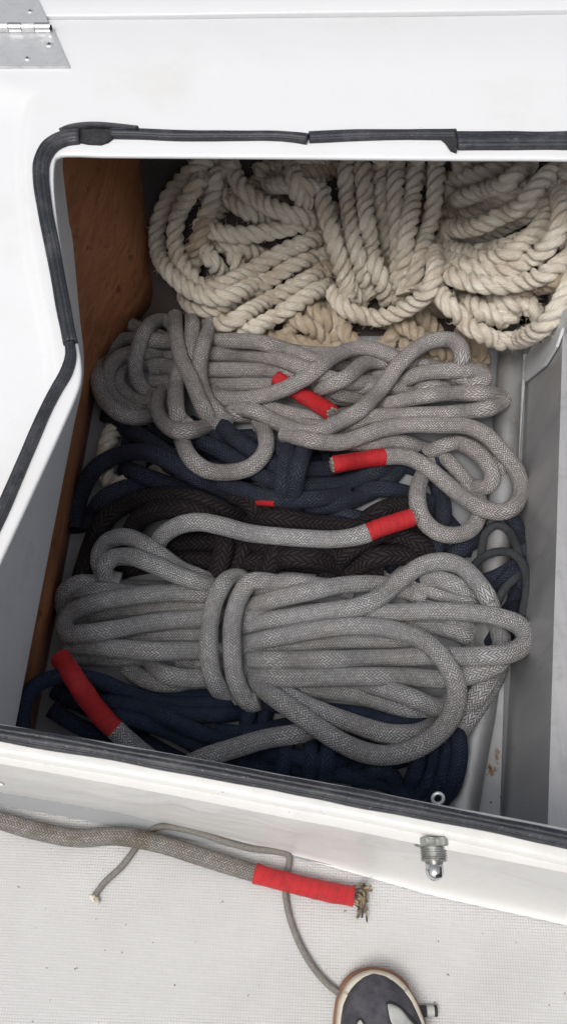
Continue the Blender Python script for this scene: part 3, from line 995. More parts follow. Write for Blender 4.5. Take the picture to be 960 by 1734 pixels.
def lay(pxs, r, base=None, eff=0.97, slope=0.7, zmax=0.362, sig=1.1, lift=0.0, zs=None, floor=0.0, dive=(0, 0), ground=True):
    """Drape a rope over what lies there already, so that it is seen along the photo's line.
    Returns the centre line in space."""
    q = spline(pxs, 4.0)
    n = len(q)
    zb = floor + r * 0.96 if base is None else base
    if zs is not None:   # extra minimum height along the rope, by fraction
        zmin = np.interp(np.linspace(0, 1, n), np.linspace(0, 1, len(zs)), zs)
    else:
        zmin = np.full(n, zb)
    zmin = np.maximum(zmin, zb)
    own_p = np.zeros((n, 3)); need = np.zeros(n)
    lag = max(8, int(4.2 * r / 0.003))
    for i in range(n):
        z = zmin[i]
        for it in range(5):
            p = P(q[i, 0], q[i, 1], z)
            zz = zmin[i]
            if ground == 'deck':
                g_ = deck_ground(p[0], p[1])
                zz = max(zz, g_ * 0.6 + r)
            elif ground:
                zz = max(zz, r * 1.25 * (p[1] > SLOPE_Y) + float(ground_in(p[0], p[1])))
                # the grey box: a rope passes in front of its face or lies on its top
                hf = PV(q[i, 0], q[i, 1], BA, BB)
                if 0.0 < hf[2] < CAM_H: zz = max(zz, min(hf[2], 0.197) + r * 1.0)
            if len(pile.p):
                d = np.hypot(pile.p[:, 0] - p[0], pile.p[:, 1] - p[1])
                R = eff * (r + pile.r)
                m = d < R
                if m.any(): zz = max(zz, float((pile.p[m, 2] + np.sqrt(R[m] ** 2 - d[m] ** 2)).max()))
            k = i - lag
            if k > 0:
                d = np.hypot(own_p[:k, 0] - p[0], own_p[:k, 1] - p[1])
                R = eff * 2 * r
                m = d < R
                if m.any(): zz = max(zz, float((own_p[:k][m, 2] + np.sqrt(R ** 2 - d[m] ** 2)).max()))
            z = zz if it < 2 else 0.5 * (z + zz)
        need[i] = z
        own_p[i] = P(q[i, 0], q[i, 1], z)
    need = np.minimum(need + lift, zmax)
    pts = own_p
    seg = np.linalg.norm(np.diff(pts[:, :2], axis=0), axis=1)
    s = np.concatenate([[0], np.cumsum(seg)])
    z = (need[None, :] - slope * np.abs(s[:, None] - s[None, :])).max(axis=1)
    ds = s[-1] / max(1, n - 1)
    z = gauss(z, sig * r / max(ds, 1e-5))
    z = np.minimum(z, zmax)
    for e_, amount in ((0, dive[0]), (1, dive[1])):
        if amount:
            q_ = (s if e_ == 0 else s[-1] - s) / (4.4 * r)
            k_ = np.clip(1 - q_, 0, 1)
            z = z - amount * r * k_ * k_ * (3 - 2 * k_)
    if ground is True:
        zb = np.array([max(zb, min(PV(a, b, BA, BB)[2], 0.197) + r) if 0 < PV(a, b, BA, BB)[2] < CAM_H else zb for a, b in q])
    z = np.maximum(z, zb * 0.9 + (np.array([float(ground_in(0, P(a, b, h)[1])) for (a, b), h in zip(q, z)]) if ground is True else 0))
    c = np.array([P(a, b, h) for (a, b), h in zip(q, z)])
    for k in range(3):
        c[:, k] = gauss(c[:, k], 0.8)
    c = resample(c, 0.0028)
    pile.p = np.vstack([pile.p, c[::2]]); pile.r = np.concatenate([pile.r, np.full(len(c[::2]), r)])
    return c


def braided(name, c, r, mat, parent, flat=1.0):
    n = len(c)
    rad = r * (1 + gauss(rng.normal(0, 1, n), 5) * 0.06)
    tw = np.full(n, rng.uniform(0, 6.28)) + np.linspace(0, rng.uniform(-1.0, 1.0), n) + gauss(rng.normal(0, 1, n), 12) * 0.5
    return link(name, sweep(name, c, rad, 20, twist=tw, u0=rng.uniform(0, 1)), mat, parent)


def trefoil(th):
    ph = (th + np.pi / 3) % (2 * np.pi / 3) - np.pi / 3
    o, a = 0.445, 0.555
    return o * np.cos(ph) + np.sqrt(np.maximum(1e-6, a * a - (o * np.sin(ph)) ** 2))


LAY_PTS = []


def laid(name, c, r, mat, parent, lay_len=0.053):
    c = resample(c, 0.0017)
    n = len(c)
    nseg = 42
    s = np.arange(n) * 0.0017
    wander = gauss(rng.normal(0, 1, n), 10) * 1.1
    tw = 2 * np.pi * s / lay_len + rng.uniform(0, 6.28) + wander
    th = np.linspace(0, 2 * np.pi, nseg, endpoint=False)
    base = trefoil(th)
    # each strand swells and thins on its own
    rad = np.ones((n, nseg)) * base[None]
    lob = ((th + np.pi / 3) // (2 * np.pi / 3)).astype(int) % 3
    for k in range(3):
        w = 1 + gauss(rng.normal(0, 1, n), 7) * 0.06 + gauss(rng.normal(0, 1, n), 2) * 0.02
        rad[:, lob == k] *= w[:, None]
    rad *= 1 + rng.normal(0, 0.012, (n, nseg))
    T, N, B = frame_along(c)
    me = sweep(name, c, r, nseg, prof=lambda t_: rad, twist=tw, u0=rng.uniform(0, 1))
    ang = rng.uniform(0, 2 * np.pi, max(1, int(len(c) * 0.9)))
    idx = rng.integers(0, n, len(ang))
    LAY_PTS.append((c[idx], N[idx] * np.cos(ang)[:, None] + B[idx] * np.sin(ang)[:, None], T[idx], np.full(len(ang), r)))
    return link(name, me, mat, parent)


def fibres(name, mat, parent, data, lo=0.003, hi=0.013, rad=0.00032):
    """Stray fibres standing off a rope: thin bent three-sided hairs, one mesh."""
    pos = np.concatenate([d[0] for d in data]); out = np.concatenate([d[1] for d in data])
    tan = np.concatenate([d[2] for d in data]); rr = np.concatenate([d[3] for d in data])
    n = len(pos)
    ln = rng.uniform(lo, hi, n)[:, None]
    d1 = out * rng.uniform(0.15, 0.9, (n, 1)) + tan * rng.uniform(-1, 1, (n, 1)) + rng.normal(0, 0.25, (n, 3))
    d1 /= np.linalg.norm(d1, axis=1)[:, None]
    d2 = d1 + rng.normal(0, 0.55, (n, 3)); d2 /= np.linalg.norm(d2, axis=1)[:, None]
    a = pos + out * rr[:, None] * 0.82
    b = a + d1 * ln * 0.5
    c = b + d2 * ln * 0.5
    side = np.cross(d1, rng.normal(0, 1, (n, 3))); side /= np.linalg.norm(side, axis=1)[:, None]
    up = np.cross(d1, side)
    V = []
    for p_, k in ((a, 1.0), (b, 0.85), (c, 0.3)):
        for ang in (0, 2.094, 4.189):
            V.append(p_ + (side * math.cos(ang) + up * math.sin(ang)) * rad * k)
    V = np.stack(V, axis=1).reshape(-1, 3)
    base = np.arange(n)[:, None] * 9
    fs = []
    for lvl in (0, 3):
        for k in range(3):
            k2 = (k + 1) % 3
            fs.append(np.concatenate([base + lvl + k, base + lvl + k2, base + lvl + 3 + k2, base + lvl + 3 + k], axis=1))
    o = link(name, fast_mesh(name, V, np.concatenate(fs)), mat, parent)
    o['kind'] = 'stuff'
    return o


FUZZ = []


def fuzz_from(c, r, dens):
    T, N, B = frame_along(c)
    k = max(1, int(len(c) * dens))
    i = rng.integers(0, len(c), k); a = rng.uniform(0, 6.283, k)
    FUZZ.append((c[i], N[i] * np.cos(a)[:, None] + B[i] * np.sin(a)[:, None], T[i], np.full(k, r * 1.15)))


def tape(pxs_or_c, r, parent, rope_mat=None, end='tip'):
    c = pxs_or_c
    n = len(c)
    rad = r * (1.05 + gauss(rng.normal(0, 1, n), 2) * 0.05)
    rad[:2] *= 1.02
    return link('tape_whipping', sweep('tape_whipping', c, rad, 24, u0=rng.uniform(0, 1)), M['red_tape'], parent)


def rope_end(c, r, parent):
    """Cut end showing yarn ends just past the tape."""
    T = c[-1] - c[-4]; T /= np.linalg.norm(T)
    bm = bmesh.new()
    q = Vector(T).to_track_quat('Z', 'Y').to_matrix()
    for k in range(15):
        a = k * 2.4; rr = r * 0.78 * math.sqrt((k + 0.5) / 15)
        m_ = Matrix.Translation(Vector(c[-1]) + q @ Vector((rr * math.cos(a), rr * math.sin(a), 0.001 + rng.uniform(0, 0.0015)))) @ q.to_4x4()
        bmesh.ops.create_cone(bm, cap_ends=True, segments=6, radius1=r * 0.22, radius2=r * 0.15, depth=0.004, matrix=m_)
    o = bm_obj('cut_yarns', bm, M['dirty_braid'], parent)
    o['kind'] = 'stuff'
    return o


def split_tail(c, tape_len):
    """cut a laid line into rope part and taped part."""
    seg = np.linalg.norm(np.diff(c, axis=0), axis=1)
    s = np.concatenate([[0], np.cumsum(seg)])
    k = int(np.searchsorted(s, s[-1] - tape_len))
    return c[:k + 1], c[max(0, k - 1):]

# ------------------------------------------------------------------ ropes on the locker floor
def coil(name, at, label, cat, group=None):
    return empty(name, P(*at, 0.0), label, cat, group)


def turns(root, names_paths, r, mat, **kw):
    for item in names_paths:
        nm, pxs = item[0], item[1]
        k = dict(dive=(2.8, 2.8) if item[0] != 'rope_wrap' else (2.6, 2.6)); k.update(kw); k.update(item[2] if len(item) > 2 else {})
        m = k.pop('mat', mat); rr = k.pop('r', r); fz = k.pop('fuzz', 0)
        c = lay(pxs, rr, **k)
        braided(nm, c, rr, m, root)
        if fz: fuzz_from(c, rr, fz)


# scraps of an old laid rope low down on the left
scrap = coil('old_rope', (200, 780), 'short bits of pale laid rope peeping out from under the navy rope', 'rope')
laid('rope_turn', lay([(196, 722), (186, 742), (180, 768), (178, 792), (190, 820)], 0.0135, base=0.018), 0.0135, M['manila'], scrap, 0.05)
laid('rope_turn', lay([(188, 838), (206, 822), (230, 812), (258, 803), (290, 800)], 0.0135, base=0.018), 0.0135, M['manila'], scrap, 0.05)

navy = coil('navy_rope_coil', (330, 800), 'navy blue braided rope coil in the middle, half under the upper grey coil', 'rope')
T_ = 'rope_turn'; W_ = 'rope_wrap'; L_ = 'rope_tail'
turns(navy, [
    (T_, [(175, 700), (240, 722), (300, 735), (370, 742), (430, 740)]),
    (T_, [(320, 715), (390, 752), (450, 775), (520, 790)]),
    (T_, [(230, 725), (300, 745), (380, 770), (450, 780), (540, 770)]),
    (T_, [(250, 790), (330, 790), (420, 800), (520, 810), (600, 800)]),
    (T_, [(150, 900), (170, 850), (220, 825), (290, 830), (360, 850)]),
    (T_, [(560, 765), (640, 760), (700, 765), (760, 790)]),
    (T_, [(650, 960), (690, 930), (740, 920), (800, 930)]),
    (T_, [(520, 740), (570, 752), (640, 775), (720, 800), (760, 840)]),
    (T_, [(520, 905), (590, 900), (660, 880), (735, 868), (770, 900)]),
    (T_, [(700, 990), (735, 930), (750, 870), (740, 820)]),
    (T_, [(735, 985), (770, 940), (800, 915), (830, 900)]),
    (T_, [(205, 790), (260, 812), (330, 835), (410, 858), (480, 868)]),
    (T_, [(210, 745), (260, 760), (310, 785), (380, 815), (470, 850)]),
    (T_, [(470, 870), (520, 875), (570, 872), (615, 880), (650, 878)]),
    (T_, [(480, 853), (521, 858), (575, 852), (625, 835), (670, 800), (690, 770)]),
    (T_, [(430, 740), (470, 762), (520, 780), (560, 778)]),
    (T_, [(350, 690), (387, 733), (428, 764), (470, 790), (520, 795), (575, 790), (615, 775)]),
    (T_, [(290, 705), (328, 742), (370, 762), (412, 787), (466, 815), (521, 823), (572, 820), (617, 806), (655, 790), (680, 775)]),
    (T_, [(190, 716), (237, 738), (278, 766), (337, 800), (412, 830), (470, 845), (530, 845), (590, 838)]),
    (T_, [(128, 900), (130, 870), (137, 837), (158, 798), (195, 773), (245, 766), (295, 786), (340, 812), (390, 838)]),
    (T_, [(600, 838), (640, 828), (695, 838), (740, 860)]),
    (W_, [(500, 738), (489, 762), (480, 803), (478, 840), (478, 875)]),
    (W_, [(530, 742), (514, 764), (502, 806), (497, 845), (496, 880)]),
], 0.0122, M['navy_braid'])
c = lay([(412, 852), (428, 850), (446, 850), (466, 852)], 0.0052, base=0.010, eff=0.55)
tape(c, 0.0052, navy)

black = coil('black_rope_coil', (380, 930), 'thick black plaited rope coil lying between the two grey coils', 'rope')
turns(black, [
    (T_, [(150, 985), (220, 960), (300, 950), (380, 952), (470, 950), (560, 958), (650, 965)]),
    (T_, [(230, 930), (290, 920), (360, 917), (440, 920), (520, 935), (600, 930), (680, 920)]),
    (T_, [(420, 885), (470, 878), (530, 888), (600, 895), (660, 905), (720, 930), (750, 975)]),
    (T_, [(140, 1040), (136, 1000), (148, 950), (160, 915), (180, 878), (210, 855), (258, 843), (305, 841), (347, 852), (387, 872), (430, 890)]),
    (T_, [(200, 960), (215, 920), (238, 878), (282, 862), (325, 866), (362, 886), (400, 908), (430, 940)]),
    (T_, [(610, 893), (630, 874), (660, 860), (692, 858), (716, 880), (725, 920)]),
    (T_, [(545, 990), (562, 965), (587, 933), (617, 914), (660, 896), (712, 892)]),
    (T_, [(585, 985), (620, 950), (665, 940), (705, 946), (738, 965)]),
    (T_, [(380, 838), (410, 842), (432, 862), (436, 895)]),
    (T_, [(428, 842), (442, 850), (456, 872), (462, 900)]),
    (T_, [(466, 846), (480, 862), (500, 880), (530, 890)]),
    (T_, [(430, 975), (483, 945), (543, 948), (590, 965)]),
    (W_, [(360, 1000), (371, 960), (380, 925), (376, 890)]),
    (W_, [(398, 1000), (405, 960), (412, 925), (418, 890)]),
    (W_, [(448, 1000), (456, 965), (468, 930), (476, 895)]),
], 0.0138, M['black_braid'])

blue = coil('blue_rope_coil', (480, 1260), 'thin dark blue braided rope coil at the near end under the grey coil', 'rope')
turns(blue, [
    (T_, [(90, 1170), (150, 1200), (210, 1235), (270, 1270), (330, 1300)]),
    (T_, [(180, 1215), (260, 1230), (340, 1260), (420, 1290), (500, 1310)]),
    (T_, [(500, 1290), (560, 1300), (640, 1295), (700, 1280), (750, 1260)]),
    (T_, [(100, 1150), (160, 1165), (240, 1180), (330, 1180), (420, 1180), (520, 1190)]),
    (T_, [(38, 1245), (38, 1215), (46, 1180), (66, 1158), (100, 1146), (160, 1150), (215, 1172), (285, 1192), (350, 1192), (420, 1190)], {'zs': [0.085, 0.085, 0.08, 0.04, 0.02, 0.0, 0.0], 'dive': (0, 2.8)}),
    (T_, [(85, 1200), (125, 1225), (190, 1256), (250, 1290), (300, 1310)]),
    (T_, [(105, 1187), (140, 1187), (190, 1190), (250, 1200), (320, 1211), (380, 1210), (430, 1203)]),
    (T_, [(160, 1205), (230, 1220), (290, 1240), (360, 1280), (420, 1320)]),
    (T_, [(230, 1195), (290, 1218), (350, 1245), (420, 1262), (500, 1272)]),
    (T_, [(420, 1190), (520, 1200), (600, 1208), (680, 1222), (750, 1218)]),
    (T_, [(600, 1215), (640, 1220), (700, 1228), (760, 1222)]),
    (T_, [(560, 1240), (620, 1250), (690, 1250), (760, 1245)]),
    (T_, [(440, 1290), (500, 1300), (580, 1312), (640, 1324), (700, 1345)]),
    (T_, [(420, 1275), (480, 1280), (560, 1290), (600, 1285)]),
    (T_, [(605, 1345), (618, 1318), (640, 1304), (662, 1312), (673, 1335), (672, 1365)]),
    (T_, [(678, 1352), (696, 1325), (706, 1290), (705, 1255), (690, 1225)]),
    (T_, [(694, 1362), (722, 1328), (734, 1290), (733, 1250), (720, 1220)]),
    (T_, [(716, 1370), (745, 1330), (757, 1285), (756, 1245), (745, 1215)]),
    (T_, [(740, 1372), (766, 1330), (777, 1285), (775, 1245), (762, 1210)]),
    (W_, [(432, 1170), (424, 1200), (418, 1230), (425, 1250)]),
    (W_, [(458, 1175), (450, 1205), (446, 1235)]),
    (T_, [(362, 1237), (390, 1241), (425, 1240), (480, 1230), (545, 1220), (600, 1222)]),
    (W_, [(490, 1250), (483, 1275), (478, 1310), (476, 1340)]),
    (W_, [(434, 1258), (432, 1285), (430, 1320)]),
    (W_, [(530, 1245), (526, 1270), (524, 1300), (522, 1335)]),
    (W_, [(558, 1245), (554, 1275), (550, 1310), (548, 1340)]),
], 0.0098, M['blue_braid'])

side = coil('navy_rope_loop', (870, 920), 'dark navy rope loop squeezed against the grey box on the right', 'rope')
turns(side, [
    (T_, [(800, 880), (840, 868), (868, 880), (882, 915), (884, 955), (876, 1000), (860, 1040)]),
    (T_, [(812, 1110), (836, 1080), (852, 1045), (862, 1010)]),
    (T_, [(838, 1110), (856, 1075), (868, 1040), (876, 1005)]),
    (T_, [(770, 970), (800, 985), (840, 975), (875, 955), (890, 930)]),
    (T_, [(820, 1010), (850, 985), (880, 965), (888, 990)]),
], 0.0092, M['navy_braid'])
cord = coil('dark_cord', (850, 960), 'thin charcoal braided cord looping by the tube beside the grey coils', 'cord')
turns(cord, [
    (T_, [(838, 1030), (850, 1002), (868, 982), (890, 968)]),
    (T_, [(812, 965), (815, 935), (820, 905), (840, 889), (860, 898), (874, 925), (880, 955)]),
    (T_, [(796, 968), (806, 953), (825, 939), (856, 934), (878, 946), (890, 972), (890, 1010), (882, 1045), (874, 1075)]),
], 0.0056, M['cord_braid'])

# ------------------------------------------------------------------ natural rope
manila = coil('natural_rope_coil', (600, 480), 'big bundle of coarse cream three-strand natural rope at the back', 'rope')
MR = 0.0141


def mturn(nm, pxs, mat='manila', r=MR, **kw):
    kw.setdefault('dive', (1.8, 1.8)); kw.setdefault('eff', 0.93)
    laid(nm, lay(pxs, r, **kw), r, M[mat], manila)


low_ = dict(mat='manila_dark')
for pxs in ([(330, 300), (420, 330), (520, 350), (620, 360), (740, 360), (860, 350), (960, 340), (1050, 340)],
            [(330, 400), (420, 430), (520, 450), (640, 450), (760, 440), (880, 420), (990, 400)],
            [(345, 480), (430, 500), (540, 520), (660, 540), (770, 520), (880, 490), (980, 470)],
            [(500, 275), (600, 290), (700, 300), (800, 310), (900, 320), (1000, 330)],
            [(320, 440), (350, 380), (400, 330), (470, 300), (560, 290)],
            [(330, 545), (400, 560), (470, 575), (560, 590), (650, 600)],
            [(640, 600), (720, 610), (800, 625)],
            [(470, 600), (485, 570), (505, 545), (530, 525)],
            [(520, 600), (535, 560), (520, 530), (495, 515)],
            [(500, 512), (530, 525), (556, 548), (580, 580), (590, 612)],
            [(478, 525), (510, 545), (540, 565), (560, 600)],
            [(556, 530), (580, 555), (600, 585), (640, 600)],
            [(735, 515), (700, 545), (668, 568), (635, 600)],
            [(680, 580), (725, 598), (775, 615), (815, 612)],
            [(700, 510), (720, 540), (745, 575), (770, 610)],
            [(770, 560), (795, 575), (812, 600), (812, 640)],
            [(640, 540), (690, 555), (740, 590), (790, 620)],
            ):
    mturn(T_, pxs, **low_)
main = [
    # left lobe, from below to above
    [(430, 292), (469, 284), (500, 280), (560, 276)],
    [(445, 318), (480, 312), (520, 318), (550, 330)],
    [(345, 345), (360, 320), (372, 292), (400, 272)],
    [(340, 410), (354, 432), (374, 462), (392, 480)],
    [(362, 412), (398, 416), (430, 428), (460, 440)],
    [(392, 412), (398, 440), (404, 468)],
    [(320, 470), (332, 440), (345, 415)],
    [(326, 478), (352, 505), (386, 540), (430, 558), (462, 555)],
    [(312, 500), (328, 520), (360, 522), (402, 508), (448, 480), (502, 445), (556, 424)],
    [(330, 540), (384, 547), (424, 526), (470, 500), (516, 476), (558, 454)],
    [(398, 560), (438, 552), (480, 527), (523, 500), (562, 478)],
    [(348, 288), (330, 318), (308, 350), (297, 392), (301, 430), (319, 464), (345, 487), (390, 478), (446, 445), (500, 416), (556, 396)],
    [(392, 268), (369, 270), (336, 282), (303, 312), (277, 352), (266, 396), (272, 438), (296, 470), (328, 494), (372, 505), (412, 492), (450, 464)],
    [(358, 300), (362, 330), (352, 360), (340, 385)],
    [(372, 322), (396, 342), (425, 362), (460, 372), (500, 378)],
    [(333, 380), (352, 388), (385, 396), (420, 398), (462, 391), (507, 381), (548, 374)],
    [(392, 276), (400, 300), (414, 324), (446, 344), (484, 361), (522, 370), (552, 372)],
    [(488, 270), (496, 290), (500, 312), (508, 336), (528, 350)],
    [(520, 275), (532, 300), (548, 330)],
    # right lobe
    [(742, 398), (800, 402), (850, 384), (900, 356), (940, 330)],
    [(756, 366), (815, 354), (868, 332), (915, 305)],
    [(742, 420), (800, 428), (850, 420), (900, 400)],
    [(750, 325), (800, 315), (850, 300), (900, 290)],
    [(765, 283), (800, 274), (850, 275), (900, 285)],
    [(752, 306), (802, 297), (852, 284), (890, 274)],
    [(805, 345), (850, 335), (885, 325), (920, 318)],
    [(752, 345), (785, 335), (812, 325), (858, 310), (882, 288), (890, 270)],
    [(940, 300), (952, 330), (948, 372), (925, 408), (880, 438)],
    [(800, 508), (830, 528), (856, 540), (872, 530)],
    [(828, 498), (862, 512), (895, 520)],
    [(875, 500), (895, 515), (905, 530)],
    [(780, 490), (800, 515), (825, 535), (858, 545)],
    [(735, 405), (775, 428), (820, 440), (862, 428), (905, 395), (930, 360)],
    [(746, 383), (793, 387), (843, 368), (889, 343), (912, 312), (935, 292), (975, 285)],
    [(742, 432), (782, 449), (831, 458), (881, 446), (922, 422), (946, 387), (950, 350), (938, 320)],
    [(742, 456), (785, 475), (843, 483), (893, 475), (935, 457), (975, 425)],
    [(736, 480), (750, 505), (772, 530), (803, 558), (843, 577), (885, 573), (922, 549), (947, 517), (966, 480), (985, 440)],
    # band of turns round the middle
]
for k, pxs in enumerate(main):
    mturn(T_, pxs)
for pxs in ([(558, 350), (572, 400), (582, 450), (592, 490), (615, 520)],
            [(643, 268), (645, 310), (648, 350), (652, 392), (655, 433), (655, 470)],
            [(590, 255), (586, 290), (588, 340), (596, 390), (606, 435), (617, 475), (632, 505)],
            [(612, 262), (616, 310), (620, 355), (624, 395), (634, 440), (648, 485), (655, 510)],
            [(672, 258), (669, 325), (672, 375), (675, 425), (673, 475), (678, 512)],
            [(705, 256), (701, 310), (695, 365), (686, 420), (680, 465), (684, 500)],
            [(738, 256), (738, 305), (732, 360), (718, 410), (704, 455), (698, 495)]):
    mturn(W_, pxs)
mturn(W_, [(536, 312), (548, 345), (560, 390), (570, 425), (578, 455), (588, 492), (590, 512)])
mturn(W_, [(734, 425), (737, 455), (728, 487), (695, 518), (647, 537), (605, 533), (577, 515), (562, 492)])
fibres('stray_fibres', M['fibre'], manila, LAY_PTS)

# ------------------------------------------------------------------ upper grey coil
up = coil('grey_rope_coil', (480, 680), 'grey braided mooring rope bundle lying just below the natural rope, with two red taped ends', 'rope', 'grey braided rope bundles')
GR = 0.0116
turns(up, [
    (T_, [(460, 590), (540, 600), (620, 600), (700, 615), (790, 640), (815, 660)]),
    (T_, [(370, 700), (440, 705), (520, 712), (600, 700), (680, 690)]),
    (T_, [(250, 590), (330, 600), (420, 640), (500, 670), (580, 670), (660, 660)]),
    (T_, [(172, 580), (180, 560), (196, 549), (222, 551), (250, 564), (300, 580)]),
    (T_, [(330, 635), (290, 622), (255, 616), (224, 616), (204, 630), (203, 653), (222, 673), (258, 683), (300, 690)]),
    (T_, [(253, 648), (300, 648), (360, 650), (420, 652), (480, 655), (530, 668), (600, 675), (660, 676)]),
    (T_, [(500, 650), (562, 629), (630, 636), (700, 640)]),
    (T_, [(460, 610), (530, 625), (595, 652), (660, 655), (720, 660)]),
    (T_, [(253, 625), (300, 625), (357, 626), (453, 628), (520, 640), (580, 668), (630, 678)]),
    (T_, [(360, 668), (437, 687), (520, 707), (600, 712), (670, 700)]),
    (T_, [(480, 712), (545, 725), (600, 725), (660, 705), (720, 700)]),
    (T_, [(295, 599), (240, 597), (204, 604), (185, 625), (183, 653), (199, 681), (232, 695), (270, 697)]),
    (T_, [(285, 600), (362, 600), (412, 602), (474, 610), (530, 630), (575, 645), (640, 650)]),
    (T_, [(380, 580), (300, 579), (266, 577), (237, 574), (197, 580), (172, 604), (166, 641), (178, 677), (207, 702), (248, 707), (280, 695)]),
    (T_, [(340, 577), (390, 577), (440, 580), (495, 596), (545, 614), (600, 622)]),
    (T_, [(540, 660), (585, 640), (617, 616), (655, 612), (700, 622)]),
    # right ends
    (T_, [(660, 664), (700, 637), (755, 628), (805, 630), (822, 640), (805, 652), (760, 655), (700, 662)]),
    (T_, [(630, 690), (668, 682), (709, 672), (773, 666), (830, 668), (853, 676), (835, 689), (800, 696), (755, 701), (690, 704), (620, 708), (560, 735)]),
    (T_, [(800, 728), (828, 748), (845, 776), (845, 805), (830, 828)]),
    (T_, [(500, 728), (560, 745), (631, 750), (665, 746), (700, 754), (735, 764)]),
    (T_, [(725, 765), (748, 772), (772, 795), (795, 826), (808, 855)], {'r': 0.0105}),
    (T_, [(700, 758), (728, 764), (750, 755), (775, 750), (810, 768), (832, 800), (829, 820), (808, 826), (780, 815)]),
], GR, M['grey_braid'], fuzz=0.8)
# taped end lying under the crossing tail is laid before it
c = lay([(466, 640), (486, 652), (510, 668), (534, 682), (562, 700)], GR)
c2 = c
turns(up, [
    (L_, [(370, 640), (362, 672), (395, 676), (428, 674), (478, 660), (520, 638), (562, 606), (600, 590), (636, 592), (672, 606), (710, 620)]),
    (T_, [(300, 640), (302, 670), (300, 700), (312, 722), (345, 728)]),
    (T_, [(375, 690), (428, 695), (478, 719), (525, 733), (572, 716), (613, 692), (650, 652), (677, 615), (709, 588), (741, 575), (770, 579), (782, 600), (776, 628), (765, 650)]),
    (T_, [(300, 720), (308, 745), (322, 775), (350, 796), (387, 800), (426, 790), (450, 762), (448, 732), (436, 710)]),
    (T_, [(286, 655), (274, 664), (266, 687), (275, 712), (300, 731), (335, 727), (360, 718)]),
    (W_, [(300, 575), (294, 552), (280, 543), (262, 545), (245, 562), (233, 595), (230, 628), (238, 652), (256, 668)]),
    (W_, [(326, 535), (326, 560), (324, 590), (326, 625), (330, 655)]),
    (W_, [(358, 537), (356, 553), (345, 583), (338, 618), (342, 655), (358, 687), (388, 717)]),
    (W_, [(297, 533), (298, 552), (300, 576), (308, 608), (324, 641), (337, 674), (352, 703), (374, 724)]),
    (W_, [(306, 620), (299, 650), (298, 680), (302, 705), (318, 722)]),
], GR, M['grey_braid'], fuzz=0.8)
tape(c2, GR, up)
rope_end(c2, GR, up)
# loop and tail with the long red tape
turns(up, [
    (T_, [(735, 775), (715, 805), (706, 838), (714, 876), (740, 901), (772, 906), (800, 893), (812, 862), (808, 830)]),
], GR, M['grey_braid'], fuzz=0.8)
cc = lay([(480, 735), (540, 748), (580, 749), (617, 737), (650, 726), (690, 720), (737, 720), (790, 722), (824, 738), (850, 766), (872, 794), (881, 818), (878, 846), (858, 865), (822, 863), (784, 842), (755, 819), (722, 791), (690, 775), (648, 774), (605, 780), (563, 787)], GR, dive=(2.5, 0))
ra, ta = split_tail(cc, 0.079)
braided('rope_tail', ra, GR, M['grey_braid'], up); tape(ta, GR, up); rope_end(ta, GR, up)

